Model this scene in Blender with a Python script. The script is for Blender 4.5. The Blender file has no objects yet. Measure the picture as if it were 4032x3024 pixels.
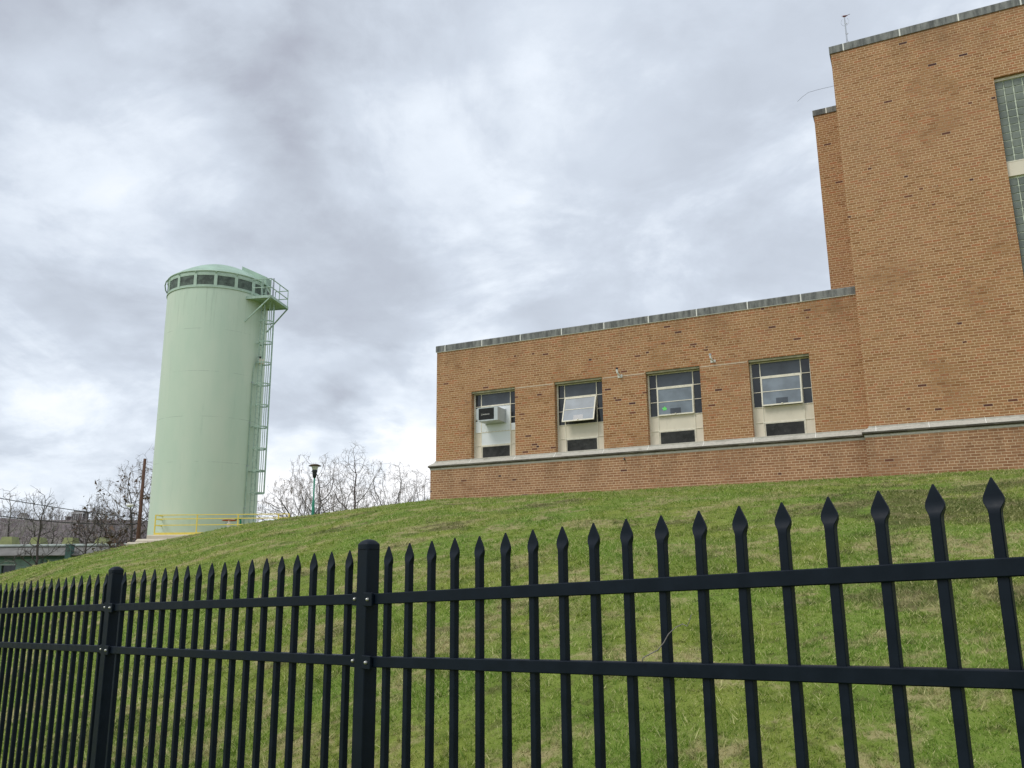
import bpy, math, random
import numpy as np
from mathutils import Vector, Matrix
R = math.radians
scene = bpy.context.scene
col = scene.collection

# ------------------------------------------------------------------ camera
F, TH, RO = 3300.87, 0.22235, -0.0095          # focal length in photo pixels, pitch, roll
f_ = Vector((0, math.cos(TH), math.sin(TH))); r_ = Vector((1, 0, 0)); u_ = r_.cross(f_)
rr = r_ * math.cos(RO) + u_ * math.sin(RO); uu = -r_ * math.sin(RO) + u_ * math.cos(RO)
cam = bpy.data.cameras.new('camera'); camo = bpy.data.objects.new('camera', cam); col.objects.link(camo)
cam.sensor_width = 36; cam.lens = F / 4032 * 36; cam.clip_start = 0.05; cam.clip_end = 20000
camo.matrix_world = Matrix(((rr.x, uu.x, -f_.x, 0), (rr.y, uu.y, -f_.y, 0), (rr.z, uu.z, -f_.z, 0), (0, 0, 0, 1)))
scene.camera = camo

def ray(px, py):
    return f_ + rr * ((px - 2016) / F) + uu * ((1512 - py) / F)
def at(px, py, Y):
    d = ray(px, py); return d * (Y / d.y)

# ------------------------------------------------------------------ sky and sun
SUN_EL, SUN_AZ = 52, 235       # azimuth measured from +Y towards +X
world = bpy.data.worlds.new('World'); scene.world = world; world.use_nodes = True
wn = world.node_tree.nodes; wl = world.node_tree.links; wn.clear()
def N(nodes, t, **kw):
    n = nodes.new(t)
    for k, v in kw.items(): setattr(n, k, v)
    return n
wout = N(wn, 'ShaderNodeOutputWorld')
sky = N(wn, 'ShaderNodeTexSky', sky_type='NISHITA', sun_disc=False)
sky.sun_elevation = R(SUN_EL); sky.sun_rotation = R(SUN_AZ)
bg1 = N(wn, 'ShaderNodeBackground'); bg1.inputs[1].default_value = 0.08
wl.new(sky.outputs[0], bg1.inputs[0])
tc = N(wn, 'ShaderNodeTexCoord')
def wm(op, a, b=None, c=None):
    n = N(wn, 'ShaderNodeMath', operation=op)
    for i, v in enumerate((a, b, c)):
        if v is None: continue
        if isinstance(v, (int, float)): n.inputs[i].default_value = v
        else: wl.new(v, n.inputs[i])
    return n.outputs[0]
sep = N(wn, 'ShaderNodeSeparateXYZ'); wl.new(tc.outputs['Generated'], sep.inputs[0])
den = wm('ADD', wm('MAXIMUM', sep.outputs[2], 0.0), 0.34)
cx = wm('DIVIDE', sep.outputs[0], den); cy = wm('DIVIDE', sep.outputs[1], den)
cmb = N(wn, 'ShaderNodeCombineXYZ'); wl.new(cx, cmb.inputs[0]); wl.new(cy, cmb.inputs[1])
def noise(scale, detail, rough, dist, off):
    m = N(wn, 'ShaderNodeMapping'); m.inputs['Location'].default_value = off; wl.new(cmb.outputs[0], m.inputs[0])
    n = N(wn, 'ShaderNodeTexNoise'); n.inputs['Scale'].default_value = scale; n.inputs['Detail'].default_value = detail
    n.inputs['Roughness'].default_value = rough; n.inputs['Distortion'].default_value = dist
    wl.new(m.outputs[0], n.inputs['Vector']); return n
n1 = noise(1.15, 8, 0.58, 0.2, (3.1, 1.7, 0)); n2 = noise(3.6, 8, 0.60, 0.15, (7.3, 0.4, 2))
# large cloud masses: soft patches round fixed directions of the sky, their edges broken by noise
nw = noise(1.8, 4, 0.55, 0.0, (1, 5, 4))
wv = N(wn, 'ShaderNodeVectorMath', operation='MULTIPLY_ADD')
sub = N(wn, 'ShaderNodeVectorMath', operation='SUBTRACT'); wl.new(nw.outputs['Color'], sub.inputs[0]); sub.inputs[1].default_value = (.5, .5, .5)
wl.new(sub.outputs[0], wv.inputs[0]); wv.inputs[1].default_value = (.42, .42, .42); wl.new(tc.outputs['Generated'], wv.inputs[2])
nrm = N(wn, 'ShaderNodeVectorMath', operation='NORMALIZE'); wl.new(wv.outputs[0], nrm.inputs[0])
blobs = [  # photo direction, radius in degrees, amount
    (550, 150, 10, -.26), (120, 260, 7, -.06), (1250, 120, 9, -.12), (150, 1150, 8, -.20), (1500, 550, 8, -.02),
    (900, 200, 3.5, .20), (520, 620, 6, .24), (80, 820, 6, .12), (1400, 1230, 9, -.12), (2300, 900, 8, -.04), (1250, 1850, 5, .30),
    (2300, 260, 6, .10), (1750, 130, 5, -.04), (1250, 1520, 3.0, -.16), (450, 1620, 6, .10), (300, 1450, 4, .14),
    (3000, 800, 9, .00), (2900, 300, 7, -.08), (2500, 1150, 5, -.02), (80, 1750, 6, .03), (1650, 1300, 4, .12), (1050, 900, 6, -.03),
    (2000, 700, 5, -.03), (1100, 560, 4, -.08)]
acc = None
for px, py, rad, amp in blobs:
    d = ray(px, py).normalized()
    dn = N(wn, 'ShaderNodeVectorMath', operation='DOT_PRODUCT'); wl.new(nrm.outputs[0], dn.inputs[0]); dn.inputs[1].default_value = d
    mr = N(wn, 'ShaderNodeMapRange', interpolation_type='SMOOTHSTEP'); wl.new(dn.outputs['Value'], mr.inputs[0])
    mr.inputs[1].default_value = math.cos(R(rad * 1.5)); mr.inputs[2].default_value = 1.0
    mr.inputs[3].default_value = 0; mr.inputs[4].default_value = amp
    acc = mr.outputs[0] if acc is None else wm('ADD', acc, mr.outputs[0])
n3 = noise(8.5, 6, 0.62, 0.3, (2.2, 9.4, 1)); n4 = noise(2.3, 7, 0.58, 0.5, (5.2, 3.4, 7))
def ss(o, a_, b_):
    m_ = N(wn, 'ShaderNodeMapRange', interpolation_type='SMOOTHSTEP'); wl.new(o, m_.inputs[0]); m_.inputs[1].default_value = a_; m_.inputs[2].default_value = b_; m_.inputs[3].default_value = -1; m_.inputs[4].default_value = 1
    return m_.outputs[0]
val = wm('ADD', wm('MULTIPLY', wm('SUBTRACT', n1.outputs[0], .5), .55), wm('MULTIPLY', ss(n2.outputs[0], .40, .60), .06))
val = wm('ADD', val, wm('MULTIPLY', wm('SUBTRACT', n3.outputs[0], .5), .22)); val = wm('ADD', val, wm('MULTIPLY', ss(n4.outputs[0], .44, .58), .08))
val = wm('ADD', wm('ADD', val, wm('MULTIPLY', acc, 1.05)), .635)
cr = N(wn, 'ShaderNodeValToRGB'); wl.new(val, cr.inputs[0])
els = cr.color_ramp.elements; els[0].position = 0.10; els[0].color = (.37, .39, .46, 1); els[1].position = .98; els[1].color = (1.0, 1.0, 1.02, 1)
for p, c in ((.34, (.485, .53, .605, 1)), (.55, (.59, .648, .735, 1)), (.74, (.75, .81, .89, 1))):
    e = els.new(p); e.color = c
bg2 = N(wn, 'ShaderNodeBackground'); bg2.inputs[1].default_value = 0.98; wl.new(cr.outputs[0], bg2.inputs[0])
mixw = N(wn, 'ShaderNodeMixShader'); mixw.inputs[0].default_value = 0.93
wl.new(bg1.outputs[0], mixw.inputs[1]); wl.new(bg2.outputs[0], mixw.inputs[2]); wl.new(mixw.outputs[0], wout.inputs[0])

sun = bpy.data.lights.new('sun', 'SUN'); suno = bpy.data.objects.new('sun', sun); col.objects.link(suno)
sun.energy = 1.3; sun.angle = R(22); sun.color = (1, .97, .92)
sd = Vector((math.sin(R(SUN_AZ)) * math.cos(R(SUN_EL)), math.cos(R(SUN_AZ)) * math.cos(R(SUN_EL)), math.sin(R(SUN_EL))))
suno.rotation_euler = sd.to_track_quat('Z', 'Y').to_euler()
scene.view_settings.view_transform = 'Standard'; scene.view_settings.look = 'None'; scene.view_settings.exposure = 0.27; scene.view_settings.gamma = 1
scene.render.engine = 'CYCLES'

# ------------------------------------------------------------------ helpers
def tag(o, label=None, cat=None, group=None, kind=None):
    if label: o['label'] = label
    if cat: o['category'] = cat
    if group: o['group'] = group
    if kind: o['kind'] = kind
    return o
def empty(name, loc=(0, 0, 0), rz=0):
    o = bpy.data.objects.new(name, None); col.objects.link(o); o.location = loc; o.rotation_euler = (0, 0, rz)
    o.empty_display_size = .2; return o

class MB:
    def __init__(s): s.v = []; s.f = []
    def add(s, vs, fs):
        b = len(s.v); s.v += [tuple(v) for v in vs]; s.f += [tuple(i + b for i in f) for f in fs]
    def box(s, x0, x1, y0, y1, z0, z1):
        s.add([(x0, y0, z0), (x1, y0, z0), (x1, y1, z0), (x0, y1, z0), (x0, y0, z1), (x1, y0, z1), (x1, y1, z1), (x0, y1, z1)],
              [(0, 3, 2, 1), (4, 5, 6, 7), (0, 1, 5, 4), (1, 2, 6, 5), (2, 3, 7, 6), (3, 0, 4, 7)])
    def bbox(s, x0, x1, y0, y1, z0, z1, b):            # box with chamfered edges
        xs, ys, zs = (x0, x1), (y0, y1), (z0, z1); vs = []; idx = {}
        for i in (0, 1):
            for j in (0, 1):
                for k in (0, 1):
                    sx, sy, sz = (b if i == 0 else -b), (b if j == 0 else -b), (b if k == 0 else -b)
                    for a, p in enumerate(((xs[i], ys[j] + sy, zs[k] + sz), (xs[i] + sx, ys[j], zs[k] + sz), (xs[i] + sx, ys[j] + sy, zs[k]))):
                        idx[i, j, k, a] = len(vs); vs.append(p)
        fs = []
        q = ((0, 0), (0, 1), (1, 1), (1, 0))
        for i in (0, 1):
            fs.append(tuple(idx[i, a, c, 0] for a, c in (q if i == 0 else q[::-1])))
            fs.append(tuple(idx[a, i, c, 1] for a, c in (q[::-1] if i == 0 else q)))
            fs.append(tuple(idx[a, c, i, 2] for a, c in (q if i == 0 else q[::-1])))
        for i in (0, 1):
            for j in (0, 1):
                fs.append((idx[i, j, 0, 0], idx[i, j, 1, 0], idx[i, j, 1, 1], idx[i, j, 0, 1]))
                fs.append((idx[i, 0, j, 0], idx[i, 1, j, 0], idx[i, 1, j, 2], idx[i, 0, j, 2]))
                fs.append((idx[0, i, j, 1], idx[1, i, j, 1], idx[1, i, j, 2], idx[0, i, j, 2]))
                for k in (0, 1): fs.append((idx[i, j, k, 0], idx[i, j, k, 1], idx[i, j, k, 2]))
        s.add(vs, fs)
    def tube(s, pts, rads, n=8, cap=True):
        pts = [Vector(p) for p in pts]
        if not isinstance(rads, (list, tuple)): rads = [rads] * len(pts)
        b = len(s.v); ref = None
        for i, p in enumerate(pts):
            d = (pts[min(i + 1, len(pts) - 1)] - pts[max(i - 1, 0)]).normalized()
            if ref is None: ref = Vector((1, 0, 0)) if abs(d.x) < .8 else Vector((0, 1, 0))
            a = (ref - d * ref.dot(d)).normalized(); c = d.cross(a); ref = a
            for k in range(n):
                t = 2 * math.pi * (k + .5) / n
                s.v.append(tuple(p + (a * math.cos(t) + c * math.sin(t)) * rads[i]))
        for i in range(len(pts) - 1):
            for k in range(n):
                k2 = (k + 1) % n
                s.f.append((b + i * n + k, b + i * n + k2, b + (i + 1) * n + k2, b + (i + 1) * n + k))
        if cap:
            s.f.append(tuple(b + k for k in range(n))[::-1]); s.f.append(tuple(b + (len(pts) - 1) * n + k for k in range(n)))
    def bar(s, a, b, w, h=None, up=(0, 0, 1)):
        a = Vector(a); b = Vector(b); h = h or w; d = (b - a).normalized(); up = Vector(up)
        if abs(d.dot(up)) > .98: up = Vector((0, 1, 0))
        x = d.cross(up).normalized() * w / 2; y = x.normalized().cross(d) * h / 2
        s.add([a - x - y, a + x - y, a + x + y, a - x + y, b - x - y, b + x - y, b + x + y, b - x + y],
              [(0, 1, 2, 3), (7, 6, 5, 4), (0, 4, 5, 1), (1, 5, 6, 2), (2, 6, 7, 3), (3, 7, 4, 0)])
    def lathe(s, prof, n=48, c=(0, 0), a0=0, a1=2 * math.pi):
        b = len(s.v); full = abs(a1 - a0 - 2 * math.pi) < 1e-6; m = n if full else n + 1
        for r0, z in prof:
            for k in range(m):
                t = a0 + (a1 - a0) * k / n; s.v.append((c[0] + r0 * math.cos(t), c[1] + r0 * math.sin(t), z))
        for i in range(len(prof) - 1):
            for k in range(n):
                k2 = (k + 1) % m if full else k + 1
                s.f.append((b + i * m + k, b + i * m + k2, b + (i + 1) * m + k2, b + (i + 1) * m + k))
    def build(s, name, mat, parent=None, smooth=False, autos=None):
        me = bpy.data.meshes.new(name); me.from_pydata(s.v, [], s.f); me.update()
        o = bpy.data.objects.new(name, me); col.objects.link(o); me.materials.append(mat)
        if parent: o.parent = parent
        if smooth: me.shade_smooth()
        if autos: me.shade_smooth(); me.set_sharp_from_angle(angle=R(autos))
        return o

class NT:      # small material builder
    def __init__(s, name):
        s.m = bpy.data.materials.new(name); s.m.use_nodes = True; s.n = s.m.node_tree.nodes; s.l = s.m.node_tree.links
        s.b = s.n['Principled BSDF']
    def new(s, t, **kw): return N(s.n, t, **kw)
    def val(s, v, sock):
        if isinstance(v, (int, float)): sock.default_value = v
        elif isinstance(v, (tuple, list)): sock.default_value = tuple(v) + ((1,) if len(v) == 3 and len(sock.default_value) == 4 else ())
        else: s.l.new(v, sock)
    def math(s, op, a, b=None, c=None):
        n = s.new('ShaderNodeMath', operation=op)
        for i, v in enumerate((a, b, c)):
            if v is not None: s.val(v, n.inputs[i])
        return n.outputs[0]
    def coord(s, kind='Object'):
        if kind == 'Position': return s.new('ShaderNodeNewGeometry').outputs['Position']
        return s.new('ShaderNodeTexCoord').outputs[kind]
    def noise(s, vec, scale, detail=4, rough=.55, stretch=None, dist=0):
        if stretch:
            m = s.new('ShaderNodeMapping'); m.inputs['Scale'].default_value = stretch; s.l.new(vec, m.inputs[0]); vec = m.outputs[0]
        n = s.new('ShaderNodeTexNoise'); s.l.new(vec, n.inputs['Vector'])
        n.inputs['Scale'].default_value = scale; n.inputs['Detail'].default_value = detail; n.inputs['Roughness'].default_value = rough
        n.inputs['Distortion'].default_value = dist
        return n.outputs[0]
    def mix(s, fac, a, b, mode='MIX'):
        n = s.new('ShaderNodeMix', data_type='RGBA', blend_type=mode); n.clamp_factor = True
        s.val(fac, n.inputs[0]); s.val(a, n.inputs[6]); s.val(b, n.inputs[7]); return n.outputs[2]
    def ramp(s, fac, stops, interp='LINEAR'):
        n = s.new('ShaderNodeValToRGB'); s.l.new(fac, n.inputs[0]); n.color_ramp.interpolation = interp; e = n.color_ramp.elements
        e[0].position, e[0].color = stops[0][0], tuple(stops[0][1]) + (1,)
        e[1].position, e[1].color = stops[-1][0], tuple(stops[-1][1]) + (1,)
        for p, c in stops[1:-1]: q = e.new(p); q.color = tuple(c) + (1,)
        return n.outputs[0]
    def mr(s, v, a, b, c=0, d=1):
        n = s.new('ShaderNodeMapRange', interpolation_type='SMOOTHSTEP'); s.l.new(v, n.inputs[0])
        for i, q in enumerate((a, b, c, d)): n.inputs[i + 1].default_value = q
        return n.outputs[0]
    def bump(s, h, strength=.3, dist=.01):
        n = s.new('ShaderNodeBump'); n.inputs['Strength'].default_value = strength; n.inputs['Distance'].default_value = dist
        s.l.new(h, n.inputs['Height']); s.l.new(n.outputs[0], s.b.inputs['Normal'])
    def done(s, color=None, rough=None, metal=None, spec=None):
        if color is not None: s.val(color, s.b.inputs['Base Color'])
        if rough is not None: s.val(rough, s.b.inputs['Roughness'])
        if metal is not None: s.val(metal, s.b.inputs['Metallic'])
        if spec is not None: s.val(spec, s.b.inputs['Specular IOR Level'])
        return s.m
def paint(name, c, rough=.5, var=.12, scale=3., metal=0, dirt=None, kind='Object', spec=.5, stretch=None):
    t = NT(name); co = t.coord(kind); n = t.noise(co, scale, 5, .6, stretch)
    k = t.mr(n, .3, .7); lo = tuple(v * (1 - var) for v in c); hi = tuple(min(1, v * (1 + var)) for v in c)
    cc = t.mix(k, lo, hi)
    if dirt:
        n2 = t.noise(co, scale * 2.3, 6, .65, stretch); cc = t.mix(t.math('MULTIPLY', t.mr(n2, .52, .75), dirt[1]), cc, dirt[0])
    t.bump(t.noise(co, scale * 20, 3), .15, .003)
    return t.done(cc, rough, metal, spec)

# brick: running bond with a header course every sixth row, coursed 2 2/3 inch
def brick_mat(name, pal, mortar, dark=.03, top=6.95):
    t = NT(name); co = t.coord('Object'); sp = t.new('ShaderNodeSeparateXYZ'); t.l.new(co, sp.inputs[0])
    u = t.math('ADD', sp.outputs[0], sp.outputs[1]); z = sp.outputs[2]
    H = .0677
    zr = t.math('DIVIDE', t.math('ADD', z, 10.0), H); row = t.math('FLOOR', zr); fz = t.math('SUBTRACT', zr, row)
    hd = t.math('COMPARE', t.math('MODULO', row, 6), 3.0, .1)
    W = t.math('SUBTRACT', .2032, t.math('MULTIPLY', hd, .1016))
    off = t.math('MULTIPLY', t.math('MODULO', row, 2), .5)
    ur = t.math('ADD', t.math('DIVIDE', t.math('ADD', u, 40.0), W), off); cx_ = t.math('FLOOR', ur); fu = t.math('SUBTRACT', ur, cx_)
    mz = t.math('LESS_THAN', fz, .150)
    mu = t.math('LESS_THAN', t.math('MULTIPLY', fu, W), .0085)
    m = t.math('MAXIMUM', mz, mu)
    cb = t.new('ShaderNodeCombineXYZ'); t.l.new(cx_, cb.inputs[0]); t.l.new(row, cb.inputs[1])
    wn_ = t.new('ShaderNodeTexWhiteNoise', noise_dimensions='3D'); t.l.new(cb.outputs[0], wn_.inputs[0])
    wv_ = wn_.outputs['Value']
    base = t.ramp(wv_, pal)
    big = t.mr(t.noise(co, .35, 4, .6), .3, .7)
    base = t.mix(t.math('MULTIPLY', big, .22), base, (.46, .25, .14), 'MIX')
    fine = t.noise(co, 45, 3, .6); base = t.mix(t.mr(fine, .35, .7, 0, .35), base, (.16, .08, .045))
    s2 = t.new('ShaderNodeSeparateXYZ'); t.l.new(wn_.outputs['Color'], s2.inputs[0])
    clus = t.math('MULTIPLY', t.mr(t.noise(co, .8, 3, .6), .35, .75), dark * 2)
    isd = t.math('LESS_THAN', s2.outputs[1], clus)
    base = t.mix(isd, base, t.mix(s2.outputs[2], (.075, .032, .032), (.19, .075, .04)))
    mc = t.mix(t.mr(t.noise(co, .5, 4, .7), .50, .66), mortar, tuple(v * .55 for v in mortar))
    c = t.mix(m, base, mc)
    st = t.math('MULTIPLY', t.mr(t.noise(co, .9, 5, .65, (1, 1, .35)),   .55, .8), .12); c = t.mix(st, c, (.10, .07, .05))
    gr = t.math('MULTIPLY', t.mr(z, top - 1.3, top, 0, 1), t.mr(t.noise(co, 1.6, 6, .7, (1, 1, .22)), .38, .68, .0, .42)); c = t.mix(gr, c, (.15, .085, .045))
    t.bump(t.math('SUBTRACT', t.math('SUBTRACT', 1.0, m), t.math('MULTIPLY', fine, .3)), .35, .006)
    return t.done(c, .9, 0, .25)
PAL = [(0, (.27, .120, .042)), (.15, (.35, .180, .075)), (.4, (.40, .212, .090)), (.6, (.37, .178, .080)), (.8, (.45, .245, .112)), (.92, (.42, .165, .068)), (1, (.32, .160, .075))]
PALB = [(0, (.26, .120, .056)), (.2, (.34, .172, .086)), (.5, (.39, .198, .100)), (.75, (.42, .228, .116)), (1, (.30, .140, .068))]
M = {}
M['brick'] = brick_mat('tan_brick', PAL, (.70, .51, .32), .012)
M['brick_tall'] = brick_mat('tan_brick_tall_block', PAL, (.72, .53, .33), .009, 13.68)
M['brick_base'] = brick_mat('red_tan_brick', PALB, (.76, .57, .38), .006, 3.15)

def stone_mat(name, c, stain, lo, hi, stretch):
    t = NT(name); co = t.coord('Object')
    n = t.noise(co, 2.5, 6, .7, stretch); k = t.mr(n, lo, hi); cc = t.mix(k, c, stain)
    n2 = t.noise(co, 14, 5, .6); cc = t.mix(t.mr(n2, .4, .7, 0, .35), cc, tuple(v * .6 for v in c))
    t.bump(n2, .3, .004); return t.done(cc, .9, 0, .2)
M['coping'] = stone_mat('weathered_coping_stone', (.27, .27, .25), (.10, .102, .098), .38, .66, (3, 3, .5))
M['ledge'] = stone_mat('limestone', (.52, .49, .42), (.30, .28, .23), .5, .75, (1, 1, 3))
M['ledge_edge'] = stone_mat('sooty_limestone', (.17, .155, .12), (.075, .065, .05), .35, .6, (1.2, 1.2, 5))  # dark drip edge: grime plus underside shadow put into the colour
M['mortar'] = paint('pale_mortar', (.82, .80, .73), .9, .08, 6)
M['joint'] = paint('pale_pointing', (.60, .50, .38), .9, .2, 8)
M['cream'] = paint('cream_panel_paint', (.72, .645, .51), .6, .05, 2, dirt=((.40, .34, .25), .35), stretch=(1, 1, .5))
M['cream_frame'] = paint('cream_frame_paint', (.78, .72, .58), .5, .08, 9, dirt=((.35, .28, .2), .5))
M['white_board'] = paint('white_board', (.78, .80, .80), .5, .03, 2)
M['vent'] = paint('dark_vent_mesh', (.045, .045, .042), .8, .4, 4, dirt=((.10, .098, .09), .7))
M['lintel'] = paint('olive_lintel_paint', (.30, .28, .17), .7, .25, 5)
def glass(name, c, rough, var=.3, spec=.6):
    t = NT(name); co = t.coord('Object'); n = t.mr(t.noise(co, 2.2, 4, .6), .3, .7)
    cc = t.mix(n, tuple(v * (1 - var) for v in c), tuple(v * (1 + var) for v in c))
    t.bump(t.noise(co, 3, 2), .05, .01); return t.done(cc, rough, 0, spec)
M['glass_dark'] = glass('dark_window_glass', (.020, .024, .027), .06, .5, .55)
M['glass_mid'] = glass('pebbled_glass', (.045, .055, .066), .28, .3, .7)
M['glass_frost'] = glass('frosted_glass', (.17, .20, .23), .4, .22, .6)
M['ac_grey'] = paint('grey_enamel', (.52, .55, .55), .45, .05, 6, dirt=((.3, .3, .28), .3))
M['ac_grille'] = paint('dark_louvre', (.035, .035, .035), .7, .5, 40)
M['white'] = paint('white_enamel', (.72, .70, .64), .4, .04, 5)
M['black'] = paint('black_plastic', (.015, .016, .017), .5, .2, 5)
M['roof'] = paint('roof_gravel', (.22, .21, .19), .95, .2, 3)
t = NT('glass_block'); co = t.coord('Object'); n = t.mr(t.noise(co, 1.7, 5, .65), .3, .7)
cc = t.mix(n, (.11, .13, .105), (.20, .225, .18)); t.bump(t.noise(co, 9, 3), .4, .02); M['block'] = t.done(cc, .22, 0, .6)
M['block_mortar'] = paint('block_mortar', (.50, .54, .43), .85, .4, 5, dirt=((.16, .17, .14), .85))
# powder-coated fence
t = NT('black_powder_coat'); co = t.coord('Object'); nn = t.noise(co, 14, 5, .65)
cc = t.mix(t.mr(nn, .35, .75), (.0022, .0064, .0130), (.0048, .0104, .0190)); t.bump(t.noise(co, 260, 2), .12, .0008)
M['fence'] = t.done(cc, t.mr(nn, .3, .7, .42, .62), 0, .20)
M['bolt'] = paint('zinc_bolt', (.55, .54, .50), .35, .1, 30, metal=.8)
# tank paint
t = NT('mint_tank_paint'); co = t.coord('Object')
n = t.mr(t.noise(co, .55, 4, .6, (1, 1, .35)), .3, .7); cc = t.mix(n, (.53, .645, .51), (.60, .68, .545))
sp = t.new('ShaderNodeSeparateXYZ'); t.l.new(co, sp.inputs[0])
seam = None
for zs in (3.1, 5.95, 8.4, 10.9, 13.3):
    k = t.math('LESS_THAN', t.math('ABSOLUTE', t.math('SUBTRACT', sp.outputs[2], zs)), .010); seam = k if seam is None else t.math('MAXIMUM', seam, k)
seam = t.math('MULTIPLY', seam, t.mr(t.noise(co, 1.0, 3, .6), .45, .6)); cc = t.mix(t.math('MULTIPLY', seam, .42), cc, (.13, .2, .15))
stn = t.math('MULTIPLY', t.mr(t.noise(co, 2.4, 6, .7, (1.6, 1.6, .18)), .56, .8), .30); cc = t.mix(stn, cc, (.30, .42, .33))
stk = t.math('MULTIPLY', t.mr(t.noise(co, 3.2, 6, .7, (2.2, 2.2, .09)), .50, .72), t.mr(sp.outputs[2], 12.2, 15.9, 0, .38)); cc = t.mix(stk, cc, (.22, .30, .22))
t.bump(t.noise(co, .8, 2), .10, .02); M['mint'] = t.done(cc, .55, 0, .35)
M['mint_steel'] = paint('mint_steel_paint', (.36, .48, .39), .55, .2, 4, dirt=((.10, .15, .12), .5))
M['mint_trim'] = paint('pale_mint_trim', (.42, .54, .43), .55, .1, 2, dirt=((.20, .28, .21), .45))
M['mint_roof'] = paint('mint_roof_paint', (.33, .46, .36), .55, .12, 1.2, dirt=((.12, .19, .14), .4))
M['louvre'] = paint('dark_mesh_vent', (.075, .10, .08), .7, .5, 3.5, dirt=((.16, .20, .16), .7))
M['yellow'] = paint('yellow_paint', (.84, .66, .12), .5, .08, 6)
M['orange'] = paint('red_orange_paint', (.62, .14, .05), .5, .1, 6)
M['concrete'] = paint('painted_concrete', (.60, .53, .42), .85, .08, 1.5, dirt=((.42, .36, .28), .5))
M['green_pole'] = paint('green_lamp_paint', (.015, .22, .13), .45, .1, 5)
M['wood_pole'] = paint('creosoted_wood', (.105, .052, .032), .9, .35, 6, dirt=((.02, .014, .01), .8), stretch=(3, 3, .25))
M['bark'] = paint('grey_brown_bark', (.065, .054, .050), .9, .3, 3)
M['bark_red'] = paint('red_brown_bark', (.085, .060, .055), .9, .3, 3)
M['twig'] = paint('pale_twig', (.25, .225, .22), .9, .3, 3)
M['pod'] = paint('dry_seed_pod', (.22, .17, .14), .9, .3, 5)
M['leaf_dry'] = paint('dry_brown_leaf', (.10, .065, .045), .9, .4, 2)
M['tin_roof'] = paint('weathered_tin_roof', (.155, .148, .135), .8, .22, .5, dirt=((.20, .185, .17), .6))
M['tin_ridge'] = paint('pale_ridge_tin', (.34, .38, .35), .7, .2, .8)
M['teal_wall'] = paint('faded_teal_boards', (.16, .235, .205), .8, .15, 1, dirt=((.08, .12, .11), .6))
M['teal_trim'] = paint('dark_teal_trim', (.045, .10, .085), .7, .2, 1)  # for pilasters, chimney and the painted eave shadow
M['skylight'] = paint('yellow_green_sheet', (.24, .26, .095), .6, .18, 1.5)
M['wire'] = paint('black_cable', (.02, .02, .02), .6, .1, 2)
M['galv'] = paint('galvanised_steel', (.42, .44, .48), .5, .1, 6, metal=.3)
M['leaf_green'] = paint('green_sticker', (.16, .75, .16), .6, .1, 8)

# ------------------------------------------------------------------ terrain
AL = .45082
C0 = Vector((-2.39947, 26.04875, 0)); EX = Vector((math.cos(AL), -math.sin(AL), 0)); EY = Vector((math.sin(AL), math.cos(AL), 0))
BE = .7438; FD = Vector((math.cos(BE), -math.sin(BE), 0)); FP = Vector((-.58791, 3.46748, .10767)); S1, S2, S3 = .0420, .03232, .03197
crest = [(-0.70, -.03), (-0.5985, 0.00542), (-0.5775, 0.01062), (-0.5497, 0.01732), (-0.513, 0.0241), (-0.4952, 0.02816), (-0.4555, 0.03626), (-0.424, 0.04065),
         (-0.3881, 0.04649), (-0.3724, 0.04928), (-0.3388, 0.05634), (-0.3089, 0.06168), (-0.2703, 0.06695), (-0.2326, 0.07076), (-0.1893, 0.0763), (-0.1548, 0.0809), (-0.1004, 0.08592)]
ca = np.array([c[0] for c in crest]); cs = np.array([c[1] for c in crest])
PLAT = 2.18
GB = 0.06                                            # mean grass height
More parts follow.
